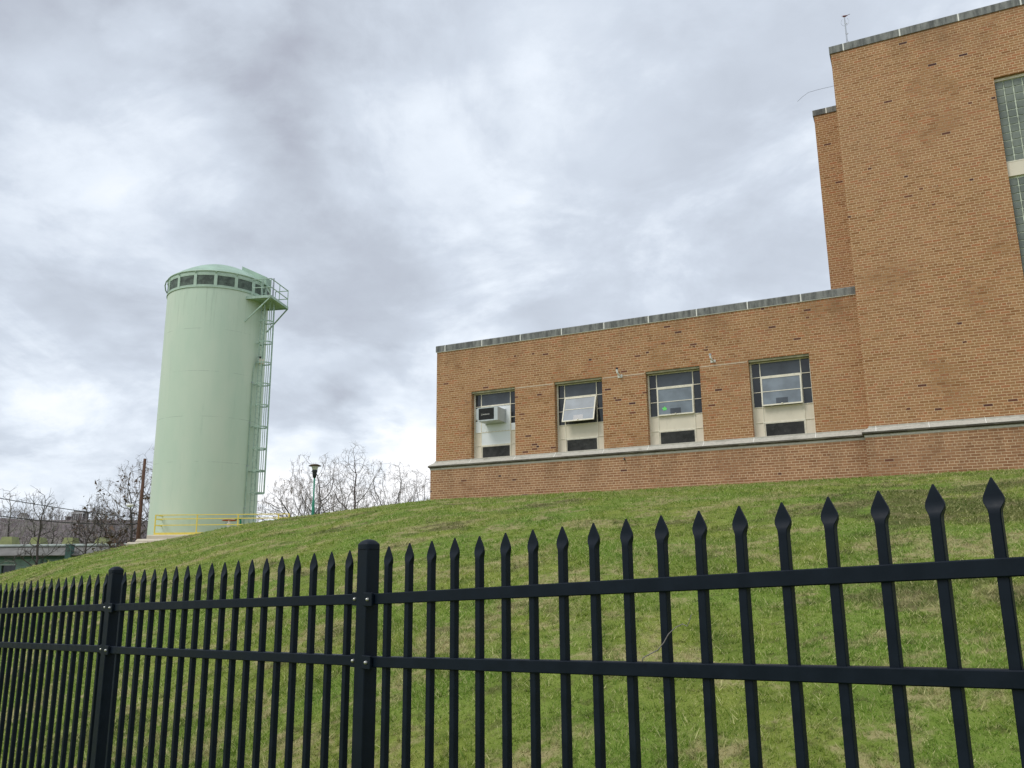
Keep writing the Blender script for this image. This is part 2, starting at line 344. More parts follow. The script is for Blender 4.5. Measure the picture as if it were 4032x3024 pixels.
def hfun(x, y):
    x = np.asarray(x, float); y = np.asarray(y, float); shp = x.shape; x = x.ravel(); y = y.ravel()
    yy = np.maximum(y, .35); a = np.clip(x / yy, -1.02, 1.6)
    # distance to the building's front line along this direction
    nx, ny = math.sin(AL), math.cos(AL); yb = (C0.x * nx + C0.y * ny - .12) / np.maximum(a * nx + ny, .15)
    Yl = np.interp(a, [-1.0, -.6, -.42, -.3, -.2, -.1004], [31, 31, 30.5, 29.5, 28, 26.3])
    Yc = np.where(a < -.1004, Yl, np.minimum(yb, 26.3))
    Zl = np.interp(a, ca, cs) * Yl
    Zb = 2.235 + 0 * a
    Zc = np.where(a < -.1004, Zl, Zb) - np.where(a < -.1, GB * .55, .03)
    fx, fy = math.sin(BE), math.cos(BE)
    yf = (FP.x * fx + FP.y * fy) / np.maximum(a * fx + fy, .05)
    yf = np.minimum(yf, 22)
    sf = (a * yf - FP.x) * FD.x + (yf - FP.y) * FD.y
    zf = -1.72 + .034 * sf
    t = np.clip((yy - yf) / (Yc - yf), 0, 1); L = Yc - yf
    m0 = 1.55 * (Zc - zf) / L; m1 = np.maximum(Zc / Yc, .03)
    h = (2 * t**3 - 3 * t**2 + 1) * zf + (t**3 - 2 * t**2 + t) * L * m0 + (-2 * t**3 + 3 * t**2) * Zc + (t**3 - t**2) * L * m1
    sd_ = (x - FP.x) * FD.x + (y - FP.y) * FD.y
    hn = -1.72 + .034 * np.clip(sd_, -60, 60)
    near = ((x - FP.x) * fx + (y - FP.y) * fy) < 0
    h = np.where(near, hn, h)
    # behind the crest: plateau at the right, falling to the valley at the left
    b = np.clip((yy - Yc) / 14, 0, 1); b = b * b * (3 - 2 * b)
    plat = Zc + (PLAT - Zc) * b
    b2 = np.clip((yy - Yc) / 55, 0, 1); b2 = b2 * b2 * (3 - 2 * b2)
    val_ = Zc + (-4.5 - Zc) * b2 - .03 * np.clip(yy - Yc, 0, 20)
    lim = np.interp(a, ca, cs) * yy * .965 - .05
    plat = np.where((a < -.105) & (yy < 75), np.minimum(plat, np.maximum(lim, Zc - .3)), plat)
    k = np.clip((a + .475) / .045, 0, 1); k = k * k * (3 - 2 * k)
    back = val_ * (1 - k) + plat * k
    # far away everything sinks to the valley floor
    fr = np.clip((yy - 130) / 120, 0, 1); fr = fr * fr * (3 - 2 * fr)
    back = back * (1 - fr) + (-4.5) * fr
    h = np.where((yy > Yc) & ~near, back, h)
    w = .035 * np.sin(x * 1.1 + .7 * y) * np.sin(y * .8 - .5 * x) + .02 * np.sin(2.7 * x + 1.3) * np.sin(2.3 * y)
    amp = np.clip((yy - yf) / 2, 0, 1) * np.clip((Yc - yy) / 4, 0, 1)
    return (h + w * amp).reshape(shp)
def hz(x, y): return float(hfun(np.array([x]), np.array([y]))[0])

def axis(segs):
    out = []
    for a, b, st in segs: out += list(np.arange(a, b, st))
    out.append(segs[-1][1]); return np.array(out)
xs = axis([(-4000, -600, 400), (-600, -100, 50), (-100, -40, 4), (-40, 24, .3), (24, 60, 4), (60, 600, 60), (600, 4000, 425)])
ys = axis([(-60, -4, 7), (-4, 45, .3), (45, 60, 1), (60, 130, 5), (130, 400, 30), (400, 6000, 400)])
X, Y = np.meshgrid(xs, ys); Z = hfun(X, Y)
nx_, ny_ = len(xs), len(ys)
vv = np.stack([X.ravel(), Y.ravel(), Z.ravel()], 1)
ii = np.arange(nx_ * ny_).reshape(ny_, nx_)
ff = np.stack([ii[:-1, :-1].ravel(), ii[:-1, 1:].ravel(), ii[1:, 1:].ravel(), ii[1:, :-1].ravel()], 1)
me = bpy.data.meshes.new('ground'); me.from_pydata(vv.tolist(), [], ff.tolist()); me.shade_smooth()
ground = bpy.data.objects.new('ground', me); col.objects.link(ground); tag(ground, kind='structure')

def lawn_color(t):
    co = t.coord('Position')
    n1 = t.noise(co, .55, 5, .6, (1, 1, 0)); n2 = t.noise(co, 2.2, 5, .65, (1, 1, 0)); n3 = t.noise(co, 9, 4, .6, (1, 1, 0))
    g = t.ramp(n2, [(.3, (.085, .145, .016)), (.5, (.205, .265, .040)), (.7, (.330, .355, .080))])
    g = t.mix(t.mr(n1, .40, .62, 0, .55), g, (.12, .25, .028))
    straw = t.mix(n3, (.52, .43, .23), (.36, .31, .15))
    k = t.math('MULTIPLY', t.mr(t.noise(co, .75, 6, .7, (1.1, 1.2, 0), .35), .505, .585), t.mr(n3, .34, .56))
    dw = t.new('ShaderNodeVectorMath', operation='DOT_PRODUCT'); t.l.new(co, dw.inputs[0]); dw.inputs[1].default_value = tuple(EY)
    du = t.new('ShaderNodeVectorMath', operation='DOT_PRODUCT'); t.l.new(co, du.inputs[0]); du.inputs[1].default_value = tuple(EX)
    wd_ = C0.dot(EY); ud_ = C0.dot(EX)
    strip = t.math('MULTIPLY', t.mr(dw.outputs['Value'], wd_ - 1.3, wd_ - .5), t.math('MULTIPLY', t.mr(du.outputs['Value'], ud_ + 4.5, ud_ + 7), t.mr(du.outputs['Value'], ud_ + 12, ud_ + 10.5)))
    k = t.math('MAXIMUM', k, t.math('MULTIPLY', strip, t.mr(n2, .35, .55)))
    c = t.mix(t.math('MULTIPLY', k, .85), g, straw)
    pp = t.new('ShaderNodeVectorMath', operation='DISTANCE'); t.l.new(co, pp.inputs[0]); pp.inputs[1].default_value = (6.6, 11.6, .6)
    near_ = t.mr(pp.outputs['Value'], 1.0, 4.8, .12, 0); mo = t.math('ADD', t.noise(co, .42, 6, .72, (1, 1.1, .0), .3), near_)
    moss = t.mr(mo, .545, .63)
    c = t.mix(t.math('MULTIPLY', moss, .68), c, (.070, .064, .026))
    spk = t.mr(t.noise(co, 5.5, 5, .75, (1, 1, 0)), .54, .64); c = t.mix(t.math('MULTIPLY', spk, .5), c, (.060, .048, .022))
    return c, n3, co
t = NT('lawn_ground'); c, n3, co = lawn_color(t)
c = t.mix(.30, c, (.10, .09, .04)); t.bump(n3, .6, .04); M['lawn'] = t.done(c, .95, 0, .1)
me.materials.append(M['lawn'])
t = NT('grass_blade'); c, n3, co = lawn_color(t); at_ = t.new('ShaderNodeAttribute', attribute_name='rnd')
rv = at_.outputs['Fac']; c = t.mix(t.mr(rv, .58, 1.0, 0, .75), c, (.62, .58, .25)); c = t.mix(t.mr(rv, .40, 0, 0, .60), c, (.040, .105, .012))
c = t.mix(.55, c, (1, 1, 1), 'SOFT_LIGHT')
t.b.inputs['Subsurface Weight'].default_value = 0; M['blade'] = t.done(c, .6, 0, .25)
tl = t.new('ShaderNodeBsdfTranslucent'); t.l.new(c, tl.inputs[0]); ms = t.new('ShaderNodeMixShader'); ms.inputs[0].default_value = .42
ou = [n_ for n_ in t.n if n_.type == 'OUTPUT_MATERIAL'][0]; t.l.new(t.b.outputs[0], ms.inputs[1]); t.l.new(tl.outputs[0], ms.inputs[2]); t.l.new(ms.outputs[0], ou.inputs[0])

# grass blades over the lawn, drawn from one random field
rng = np.random.default_rng(5)
NB = 1080000
a = rng.uniform(-.76, 1.12, NB); w = rng.uniform(0, 1, NB)
fx, fy = math.sin(BE), math.cos(BE); yf = (FP.x * fx + FP.y * fy) / np.maximum(a * fx + fy, .05)
y = (yf - .4) * ((34 / (yf - .4)) ** (w ** .92)); x = a * y
keep = ((x - C0.x) * EY.x + (y - C0.y) * EY.y < -.10) | ((x - C0.x) * EX.x + (y - C0.y) * EX.y < -.14)
keep &= ~((((x - C0.x) * EY.x + (y - C0.y) * EY.y) > -.47) & (((x - C0.x) * EX.x + (y - C0.y) * EX.y) > 12.4))
x, y = x[keep], y[keep]; nb = len(x)
ix = np.clip(np.searchsorted(xs, x) - 1, 0, nx_ - 2); iy = np.clip(np.searchsorted(ys, y) - 1, 0, ny_ - 2)
tx = (x - xs[ix]) / (xs[ix + 1] - xs[ix]); ty = (y - ys[iy]) / (ys[iy + 1] - ys[iy])
z = (Z[iy, ix] * (1 - tx) + Z[iy, ix + 1] * tx) * (1 - ty) + (Z[iy + 1, ix] * (1 - tx) + Z[iy + 1, ix + 1] * tx) * ty
patch = .75 + .5 * np.sin(x * .9 + np.sin(y * 1.3)) * np.sin(y * .7 + 1.1 * np.sin(x * .6)) + .25 * np.sin(x * 3.1 + y * 2.3) 
hgt = rng.uniform(.012, .040, nb) * np.clip(patch, .45, 1.35) * (1 + .6 * (rng.uniform(0, 1, nb) > .985))
wall_d = np.where((x - C0.x) * EX.x + (y - C0.y) * EX.y < 12.4, -.12, -.48) - ((x - C0.x) * EY.x + (y - C0.y) * EY.y); hgt *= 1 + 1.5 * np.exp(-np.abs(wall_d) / .10) * (np.abs(wall_d) < .5)
wid = np.clip(.0022 + .00042 * y, .003, .014) * rng.uniform(.7, 1.3, nb)
cl = rng.uniform(0, 1, nb) < .34; ci = (np.cumsum(cl) // 14) * 14; src = np.nonzero(cl)[0]; anchor = src[np.minimum(ci[cl], len(src) - 1)]
# a third of the blades gather into tufts, neighbours in depth so that tufts keep the overall density
order = src[np.argsort(y[src])]; grp = np.arange(len(order)) // 14 * 14; cx0 = x[order][grp % len(order)]; cy0 = y[order][grp % len(order)]
rad_ = rng.normal(size=(len(order), 2)) * .022; x[order] = cx0 + rad_[:, 0]; y[order] = cy0 + rad_[:, 1]; z[order] = z[order][grp]; hgt[order] *= rng.uniform(1.1, 1.7, len(order)); 
ang = rng.uniform(0, 2 * np.pi, nb); lean = rng.uniform(.3, 1.9, nb) * hgt; la = rng.uniform(0, 2 * np.pi, nb)
P = np.zeros((nb, 3, 3))
P[:, 0] = np.stack([x - np.cos(ang) * wid, y - np.sin(ang) * wid, z - .008], 1)
P[:, 1] = np.stack([x + np.cos(ang) * wid, y + np.sin(ang) * wid, z - .008], 1)
P[:, 2] = np.stack([x + np.cos(la) * lean, y + np.sin(la) * lean, z + hgt], 1)
gm = bpy.data.meshes.new('grass'); gm.vertices.add(nb * 3); gm.vertices.foreach_set('co', P.ravel())
gm.loops.add(nb * 3); gm.loops.foreach_set('vertex_index', np.arange(nb * 3, dtype=np.int32))
gm.polygons.add(nb); gm.polygons.foreach_set('loop_start', np.arange(0, nb * 3, 3, dtype=np.int32)); gm.update(calc_edges=True)
ra = gm.attributes.new('rnd', 'FLOAT', 'POINT'); ra.data.foreach_set('value', np.repeat(rng.uniform(0, 1, nb), 3))
# blades take the lawn's upward normal so that they are lit like turf, not like cards
go = bpy.data.objects.new('grass', gm); col.objects.link(go); gm.materials.append(M['blade']); tag(go, 'short patchy green and straw coloured lawn grass on the slope', 'grass', kind='stuff')

# far wooded hill
HR = [(-900, 60), (-600, 50), (-380, 40), (-334, 38.2), (-300, 36.5), (-286, 37.0), (-267, 36.8), (-240, 36.0), (-228, 34.5), (-205, 29), (-150, 22), (-60, 14), (100, 4), (400, 0)]
hxs = np.arange(-1100, 500, 12.); hys = np.array([180, 220, 260, 300, 340, 380, 420, 460, 500, 530, 550, 570, 620, 700, 900, 1200.])
HX, HY = np.meshgrid(hxs, hys)
def hillz(x, y):
    top = np.interp(x, [p[0] for p in HR], [p[1] for p in HR]); s = np.clip((y - 180) / 370, 0, 1)
    prof = np.where(y <= 550, s ** 1.15, 1 - np.clip((y - 550) / 900, 0, 1) * .3)
    return -5.5 + (top + 5.5) * prof + 1.2 * np.sin(x * .031) * np.sin(y * .023)
HZ = hillz(HX, HY); hv = np.stack([HX.ravel(), HY.ravel(), HZ.ravel()], 1); q = np.arange(HX.size).reshape(HX.shape)
hf = np.stack([q[:-1, :-1].ravel(), q[:-1, 1:].ravel(), q[1:, 1:].ravel(), q[1:, :-1].ravel()], 1)
hm = bpy.data.meshes.new('hill'); hm.from_pydata(hv.tolist(), [], hf.tolist()); hm.shade_smooth()
hill = bpy.data.objects.new('hill', hm); col.objects.link(hill); tag(hill, kind='structure')
t = NT('wooded_hillside'); co = t.coord('Position'); n = t.noise(co, .02, 5, .6); n2 = t.noise(co, .25, 6, .7, (1, .4, 1))
c = t.ramp(n, [(.35, (.150, .135, .138)), (.55, (.215, .18, .175)), (.7, (.19, .19, .14))]); c = t.mix(t.mr(n2, .35, .65, 0, .6), c, (.060, .050, .050)); hm.materials.append(t.done(c, 1, 0, .05))  # hillside tones lightened to carry the distance haze

def quick_tree(v, f, x, y, z, h, rg, nt=16, wd=.16):
    def tri(p, q_, w_):
        ax = rg.uniform(0, math.pi); dx, dy = math.cos(ax) * w_, math.sin(ax) * w_ * .3
        b = len(v); v.extend([(p[0] - dx, p[1] - dy, p[2]), (p[0] + dx, p[1] + dy, p[2]), q_]); f.append((b, b + 1, b + 2))
    tri((x, y, z - .5), (x + rg.uniform(-.4, .4), y, z + h * .95), wd * 1.6)
    for i in range(nt):
        hh = z + h * rg.uniform(.2, .7); an = rg.uniform(0, 6.283); ln = h * rg.uniform(.18, .38)
        q1 = (x + math.cos(an) * ln * .8, y + math.sin(an) * ln * .8, hh + ln * rg.uniform(.6, 1.2)); tri((x, y, hh), q1, wd)
        for j in range(2):
            s = rg.uniform(.3, .8); p = tuple(a_ + (b_ - a_) * s for a_, b_ in zip((x, y, hh), q1)); an2 = an + rg.uniform(-1.2, 1.2); l2 = ln * rg.uniform(.35, .6)
            tri(p, (p[0] + math.cos(an2) * l2 * .7, p[1] + math.sin(an2) * l2, p[2] + l2 * rg.uniform(.5, 1.2)), wd * .6)
rg = random.Random(11)
v, f = [], []
for i in range(2300):
    y = 200 + 352 * (rg.random() ** .8); x = rg.uniform(-.66, -.02) * y - rg.uniform(0, 12)
    quick_tree(v, f, x, y, float(hillz(x, y)), rg.uniform(5, 8) * (1.25 if y > 520 else .8), rg, 12 if y > 520 else 8, .12)
fm = bpy.data.meshes.new('far_woodland'); fm.from_pydata(v, [], f)
fo = bpy.data.objects.new('far_woodland', fm); col.objects.link(fo)
t = NT('bare_woodland'); co = t.coord('Position'); c = t.mix(t.noise(co, .03, 4), (.16, .138, .14), (.26, .215, .21)); fm.materials.append(t.done(c, 1, 0, .05))  # haze put into the colour: paler far trees
tag(fo, 'grey brown leafless woodland covering the far hillside', 'woodland', kind='stuff')

# ------------------------------------------------------------------ brick building
B = empty('brick_building', (C0.x, C0.y, 0), -AL)
tag(B, 'tan brick institutional building with a low windowed wing and a taller block at the right', 'building')
WIN = [(1.26, 2.76), (4.06, 5.555), (6.86, 8.40), (9.71, 11.265)]
ZS, ZH, ZC, TX, TO = 3.43, 5.53, 6.95, 12.55, .36
m = MB()
m.box(0, TX, .3, 10, ZS, ZC)
xx = [0.] + [q for w_ in WIN for q in w_] + [TX]
for i in range(0, len(xx), 2): m.box(xx[i], xx[i + 1], 0, .3, ZS, ZH)
m.box(0, TX, 0, .3, ZH, ZC); m.build('wing_wall', M['brick'], B)
m = MB(); m.box(-.12, TX, -.12, 10.1, -1, 3.15); m.build('base_wall', M['brick_base'], B)
m = MB(); m.box(TX - .12, 24.1, -TO - .12, 14.1, -1, 3.148); m.build('base_wall', M['brick_base'], B)
GX0, GX1, GZ0, GZ1 = 16.21, 20.6, 4.4, 11.9
m = MB(); y0, y1 = -TO, -TO + .3
m.box(TX, GX0, y0, y1, ZS, 13.68); m.box(GX1, 24, y0, y1, ZS, 13.68); m.box(GX0, GX1, y0, y1, GZ1, 13.68); m.box(GX0, GX1, y0, y1, ZS, GZ0)
m.box(TX, 24, y1, 14, ZS, 13.68); m.build('tall_block_wall', M['brick_tall'], B)
m = MB(); m.box(11.86, TX - .002, 1.3, 9, 7.0, 12.87); m.build('stair_tower_wall', M['brick_tall'], B)
m = MB(); m.box(.3, TX, .3, 9.8, ZC + .002, ZC + .06); m.build('roof', M['roof'], B)
m = MB(); m.box(TX + .3, 23.8, .1, 13.8, 13.684, 13.72); m.build('roof', M['roof'], B)
# string course: profile run round the corners with mitres
prof = [(0, 3.43), (.028, 3.43), (.03, 3.392), (.175, 3.285), (.182, 3.275)]
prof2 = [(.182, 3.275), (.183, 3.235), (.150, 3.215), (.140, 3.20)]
prof3 = [(.140, 3.20), (.135, 3.19), (.130, 3.150), (0, 3.150)]
def run(prof, path):
    """path(o) -> plan points for offset o"""
    mb = MB(); n_ = len(path(0)); b = 0
    for o, z in prof: mb.v += [(px, py, z) for px, py in path(o)]
    for i in range(len(prof) - 1):
        for k in range(n_ - 1): mb.f.append((i * n_ + k, (i + 1) * n_ + k, (i + 1) * n_ + k + 1, i * n_ + k + 1))
    return mb
pw = lambda o: [(-o, 10), (-o, -o), (TX - .05, -o)]
pt = lambda o: [(TX - o, .02), (TX - o, -TO - o), (24 + o, -TO - o), (24 + o, 14)]
for path in (pw, pt):
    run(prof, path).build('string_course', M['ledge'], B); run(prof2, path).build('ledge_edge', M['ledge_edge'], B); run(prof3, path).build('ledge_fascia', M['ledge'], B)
m = MB(); m.box(.01, TX, .005, .3, 3.16, 3.428); m.build('sill', M['ledge'], B)
m = MB(); m.box(TX + .01, 24, -TO + .005, -TO + .3, 3.16, 3.427); m.build('sill', M['ledge'], B)
def strips(us, y, prf, wd=.014):
    for u in us:
        mb = MB(); b = 0
        for o, z in prf: mb.v += [(u - wd / 2, y - o - .003, z), (u + wd / 2, y - o - .003, z)]
        for i in range(len(prf) - 1): mb.f.append((b + 2 * i, b + 2 * i + 2, b + 2 * i + 3, b + 2 * i + 1))
        mb.build('stone_joint', M['mortar'], B)
strips([1.268, 2.768, 4.062, 5.554, 6.864, 8.40, 9.72, 11.26], 0, prof[1:])
strips([12.69, 13.85, 15.03, 16.3, 17.5, 18.8, 20], -TO, prof[1:])
# copings laid as single stones with open mortar joints
def coping(us, y, z0, z1, depth=.36, gap=.034, left=True):
    for i in range(len(us) - 1):
        a, b = MB(), MB()
        u0, u1 = us[i] + (gap / 2 if i else 0), us[i + 1] - (gap / 2 if i < len(us) - 2 else 0)
        pr = [(y - .03, z0), (y - .03, z1 - .025), (y - .005, z1), (y + depth, z1), (y + depth, z0)]
        a.add([(u0, p, q) for p, q in pr] + [(u1, p, q) for p, q in pr],
              [(0, 1, 2, 3, 4), (9, 8, 7, 6, 5)] + [(k, k + 5, (k + 1) % 5 + 5, (k + 1) % 5) for k in range(5)])
        a.build('coping_stone', M['coping'], B)
        if i: b.box(us[i] - gap / 2, us[i] + gap / 2, y - .027, y + depth - .01, z0 + .002, z1 - .02); b.build('coping_joint', M['mortar'], B)
coping([-.03, .31, 1.64, 2.973, 4.337, 5.68, 7.023, 8.41, 9.803, 11.188, TX - .004], 0, ZC, 7.16)
m = MB(); m.box(-.03, .33, .36, 10, ZC, 7.158); m.build('coping', M['coping'], B)
m = MB(); m.box(-.004, TX - .01, -.024, .05, ZC - .014, ZC - .001); m.build('mortar_bed', M['mortar'], B)
coping([TX - .03, 12.882, 14.27, 15.64, 17.02, 18.4, 19.8, 21.2, 22.6, 24.03], -TO, 13.68, 13.905)
m = MB(); m.box(TX - .03, TX + .33, 0, 14, 13.68, 13.903); m.build('coping', M['coping'], B)
coping([11.83, 12.2, TX - .006], 1.3, 12.87, 13.055)
m = MB(); m.box(11.83, 12.2, 1.66, 9, 12.87, 13.053); m.build('coping', M['coping'], B)
# pale mortar line at lintel height between the windows
for x0, x1 in ((2.79, 4.03), (5.58, 6.83), (8.42, 9.68)): m = MB(); m.box(x0, x1, -.004, .02, ZH - .055, ZH - .035); m.build('lintel_joint', M['joint'], B)

def window(x0, x1, opening, kind):
    w_ = MB(); yb = .20; W = x1 - x0; fr = .035
    rows = [ZS + (ZH - .06 - ZS) * k / 5 for k in range(6)]
    c0, c1 = x0 + W * .165, x1 - W * .165
    # outer frame and glazing bars
    w_.box(x0, x0 + .045, yb - .02, yb + .06, ZS, ZH - .06); w_.box(x1 - .03, x1, yb - .02, yb + .06, ZS, ZH - .06)
    w_.box(x0 + .045, x1 - .03, yb - .015, yb + .06, ZH - .085, ZH - .06)
    for cx_ in (c0, c1): w_.box(cx_ - .011, cx_ + .011, yb - .012, yb + .05, ZS, ZH - .085)
    for k in (1, 2, 3, 4):
        w_.box(x0 + .045, c0 - .011, yb - .010, yb + .04, rows[k] - .008, rows[k] + .008); w_.box(c1 + .011, x1 - .03, yb - .010, yb + .04, rows[k] - .008, rows[k] + .008)
    w_.box(c0 + .011, c1 - .011, yb - .022, yb + .04, rows[4] - .022, rows[4] + .018)
    w_.box(c0 + .011, c1 - .011, yb - .012, yb + .04, rows[2] - .010, rows[2] + .010); w_.box(c0 + .011, c1 - .011, yb - .014, yb + .04, rows[1] - .028, rows[1] + .012)
    win = w_.build('window', M['cream_frame'], B)
    for xa, xb in ((x0 + .04, c0 - .005), (c1 + .005, x1 - .02)): g = MB(); g.box(xa, xb, yb + .012, yb + .03, rows[2], ZH - .08); g.build('side_pane', M['glass_dark'], win)
    g = MB(); g.box(c0, c1, yb + .010, yb + .028, rows[4], ZH - .08); g.build('top_pane', M['glass_mid'], win)
    for xa, xb, ya, za, zb_ in ((x0 + .04, c0 - .008, .006, ZS, rows[2] - .002), (c1 + .008, x1 - .025, .006, ZS, rows[2] - .002), (c0 + .006, c1 - .006, .004, rows[1], rows[2] - .003)):
        p = MB(); p.box(xa, xb, yb + ya, yb + .03, za, zb_); p.build('panel', M['cream'], win)
    v_ = MB(); vx0, vx1, vz0, vz1 = c0 + .045, c1 - .03, ZS + .035, rows[1] - .045
    v_.box(c0 + .008, c1 - .008, yb + .014, yb + .02, ZS, rows[1] - .002)
    v_.build('grille_surround', M['cream'], win)
    v_ = MB(); v_.box(vx0, vx1, yb - .004, yb + .012, vz0, vz1)
    k = vz0 + .012
    while k < vz1: v_.box(vx0 + .008, vx1 - .008, yb - .009, yb - .004, k, k + .004); k += .018
    v_.build('grille', M['vent'], win)
    v_ = MB()
    for a in ((vx0 - .014, vx1 + .014, vz0 - .014, vz0), (vx0 - .014, vx1 + .014, vz1, vz1 + .012), (vx0 - .014, vx0, vz0, vz1), (vx1, vx1 + .014, vz0, vz1)):
        v_.box(a[0], a[1], yb - .014, yb + .01, a[2], a[3])
    v_.build('grille_frame', M['cream_frame'], win)
    h = MB(); h.box(x0, x1, .03, .29, ZH - .06, ZH - .002); h.build('lintel', M['lintel'], win)
    if kind == 'ac':
        b = MB(); b.box(c0 + .012, c1 - .012, yb - .006, yb + .012, rows[2] + .012, rows[4] - .024); b.box(c0 + .010, c1 - .010, yb - .002, yb + .0035, rows[1] + .014, rows[2] - .012)
        b.build('blanking_board', M['white_board'], win)
        for xa, xb, za, zb_ in ((x0 + .05, c0 - .013, rows[2] + .01, rows[2] + .36), (x0 + .05, c0 - .013, rows[3] + .02, rows[3] + .36), (c1 + .013, x1 - .032, rows[2] + .01, rows[2] + .22)):
            b = MB(); b.box(xa, xb, yb + .006, yb + .011, za, zb_); b.build('paper_sheet', M['white_board'], win)  # thin white rectangles in front of the side panes
        s_ = MB()
        for q in range(9):
            xq = c0 + .06 + q * (c1 - c0 - .12) / 8
            for zq in (rows[4] - .035, rows[2] + .022): s_.box(xq - .008, xq + .008, yb - .012, yb - .005, zq - .008, zq + .008)
        s_.build('screw', M['bolt'], win)
    else:
        # awning sash hung from its top edge
        zt, zb = rows[4] - .03, rows[2] + .004; Hs = zt - zb; fw = .035
        def sw(b, name, mat):
            o = b.build(name, mat, win); ang_ = math.asin(opening / Hs)
            for vtx in o.data.vertices:
                yy, zz = vtx.co.y - yb, vtx.co.z - zt; c_, s_ = math.cos(ang_), math.sin(ang_)
                vtx.co.y = yb - .028 + yy * c_ + zz * s_; vtx.co.z = zt - yy * s_ + zz * c_
            return o
        b = MB()
        b.box(c0 + .004, c0 + .004 + fw, yb - .012, yb + .016, zb, zt); b.box(c1 - .004 - fw, c1 - .004, yb - .012, yb + .016, zb, zt)
        b.box(c0 + .004 + fw, c1 - .004 - fw, yb - .011, yb + .015, zb, zb + fw); b.box(c0 + .004 + fw, c1 - .004 - fw, yb - .011, yb + .015, zt - fw * .7, zt)
        b.box(c0 + .004 + fw, c1 - .004 - fw, yb - .008, yb + .012, (zb + zt) / 2 - .009, (zb + zt) / 2 + .009)
        sw(b, 'sash', M['cream_frame'])
        b = MB(); b.box(c0 + .02, c1 - .02, yb, yb + .006, zb + .01, zt - .01); sw(b, 'sash_pane', M['glass_frost'])
        xm = (c0 + c1) / 2; b = MB(); b.box(xm - .15, xm + .15, yb - .0035, yb + .001, zb + fw, zb + fw + .16); sw(b, 'hopper_flap', M['glass_mid'])
        b = MB(); b.box(xm - .022, xm + .022, yb - .03, yb - .012, zb + fw - .008, zb + fw + .010); sw(b, 'catch', M['cream_frame'])
        b = MB(); b.box(c0 + .004, c1 - .004, yb + .03, yb + .05, zb - .01, zt); b.build('insect_screen', M['vent'], win)
        if kind == 'leaf':
            b = MB(); pts = []
            for q in range(9):
                rad = (.075, .05, .07, .035, .075, .04, .06, .045, .07)[q]; an = 2 * math.pi * q / 9; pts.append((c0 + .20 + rad * math.cos(an), 0, zb + .20 + rad * math.sin(an)))
            b.add([(p_[0], yb - .006, p_[2]) for p_ in pts] + [(p_[0], yb - .003, p_[2]) for p_ in pts],
                  [tuple(range(9)), tuple(range(17, 8, -1))] + [(k_, (k_ + 1) % 9, (k_ + 1) % 9 + 9, k_ + 9) for k_ in range(9)])
            sw(b, 'window_sticker', M['leaf_green'])['label'] = 'bright green leaf shaped sticker on the frosted pane'
    return win
w1 = window(*WIN[0], 0, 'ac'); w1['label'] = 'window with a white board and an air conditioner through it'
w2 = window(*WIN[1], .26, 'sash'); w2['label'] = 'window with its frosted sash swung well open'
w3 = window(*WIN[2], .03, 'leaf'); w3['label'] = 'window with a green leaf sticker on its closed sash'
w4 = window(*WIN[3], .09, 'sash'); w4['label'] = 'window nearest the tall block, its sash slightly open'

# glass block window of the tall block
yg = -TO + .13
m = MB(); m.box(GX0, GX1, yg + .012, yg + .06, GZ0, GZ1); gw = m.build('glass_block_window', M['block_mortar'], B)
m = MB(); mlow = MB(); P_ = .2
rgb = random.Random(4)
for i in range(int((GX1 - GX0) / P_)):
    for j in range(int((GZ1 - GZ0) / P_) + 1):
        x0 = GX0 + .012 + i * P_; z1 = GZ1 - .08 - j * P_; z0 = z1 - P_ + .012
        if z0 < GZ0 or (z1 > 9.25 and z0 < 9.65): 
            if z0 < GZ0: continue
            if z1 > 9.65: z0 = 9.64
            elif z0 < 9.25: z1 = 9.25
            else: continue
        if z1 - z0 < .05: continue
        gp = .02 + rgb.uniform(0, .006); (m if z0 > 9.4 else mlow).bbox(x0, x0 + P_ - gp, yg, yg + .03, z0, z1, .011)
m.build('glass_block_panel', M['block'], gw); mlow.build('glass_block_panel', M['block'], gw)
m = MB(); m.box(GX0, GX1, yg - .05, yg + .012, 9.27, 9.63); m.build('panel_band', M['cream'], gw)
m = MB(); m.box(GX0, GX1, yg - .055, yg + .01, 9.63, 9.655); m.build('band_cap', M['cream_frame'], gw)
m = MB(); m.box(GX0, GX1, yg - .03, yg + .01, GZ1 - .07, GZ1 - .002); m.build('head_trim', M['cream_frame'], gw)
# little overflow pipes and the hook under the ledge
for u, z, s in ((6.13, 5.60, .2), (8.80, 5.70, .16)):
    m = MB(); m.tube([(u, .02, z - s * .55), (u - .02, -.10, z - s * .5), (u - .05, -.15, z - s * .2), (u - .06, -.15, z + s * .3)], .028, 8); m.box(u - .09, u + .05, -.012, .005, z - s * .8, z - s * .35)
    p_ = m.build('overflow_pipe', M['white'], B, autos=40); m = MB(); m.tube([(u - .06, -.15, z + s * .3), (u - .06, -.15, z + s * .55)], .036, 8); m.build('pipe_cap', M['black'] if u < 7 else M['galv'], p_)
m = MB(); m.tube([(6.19, -.11, 3.09), (6.19, -.20, 3.09), (6.21, -.21, 3.05)], .018, 8); m.build('pipe_stub', M['black'], B)
def on_wall(px, py, off):
    d = ray(px, py); q = d * ((C0.dot(EY) - off) / d.dot(EY)) - C0; return (q.dot(EX), q.dot(EY), q.z)
m = MB(); m.tube([on_wall(3140, 400, .25), on_wall(3160, 381, .25), on_wall(3183, 364, .25), on_wall(3225, 352, .25), on_wall(3285, 338, .25)], .0035, 6); m.build('bent_rod', M['wire'], B)

def place(o, u, y, z, rz=0):
    o.location = C0 + EX * u + EY * y + Vector((0, 0, z)); o.rotation_euler = (0, 0, -AL + rz)
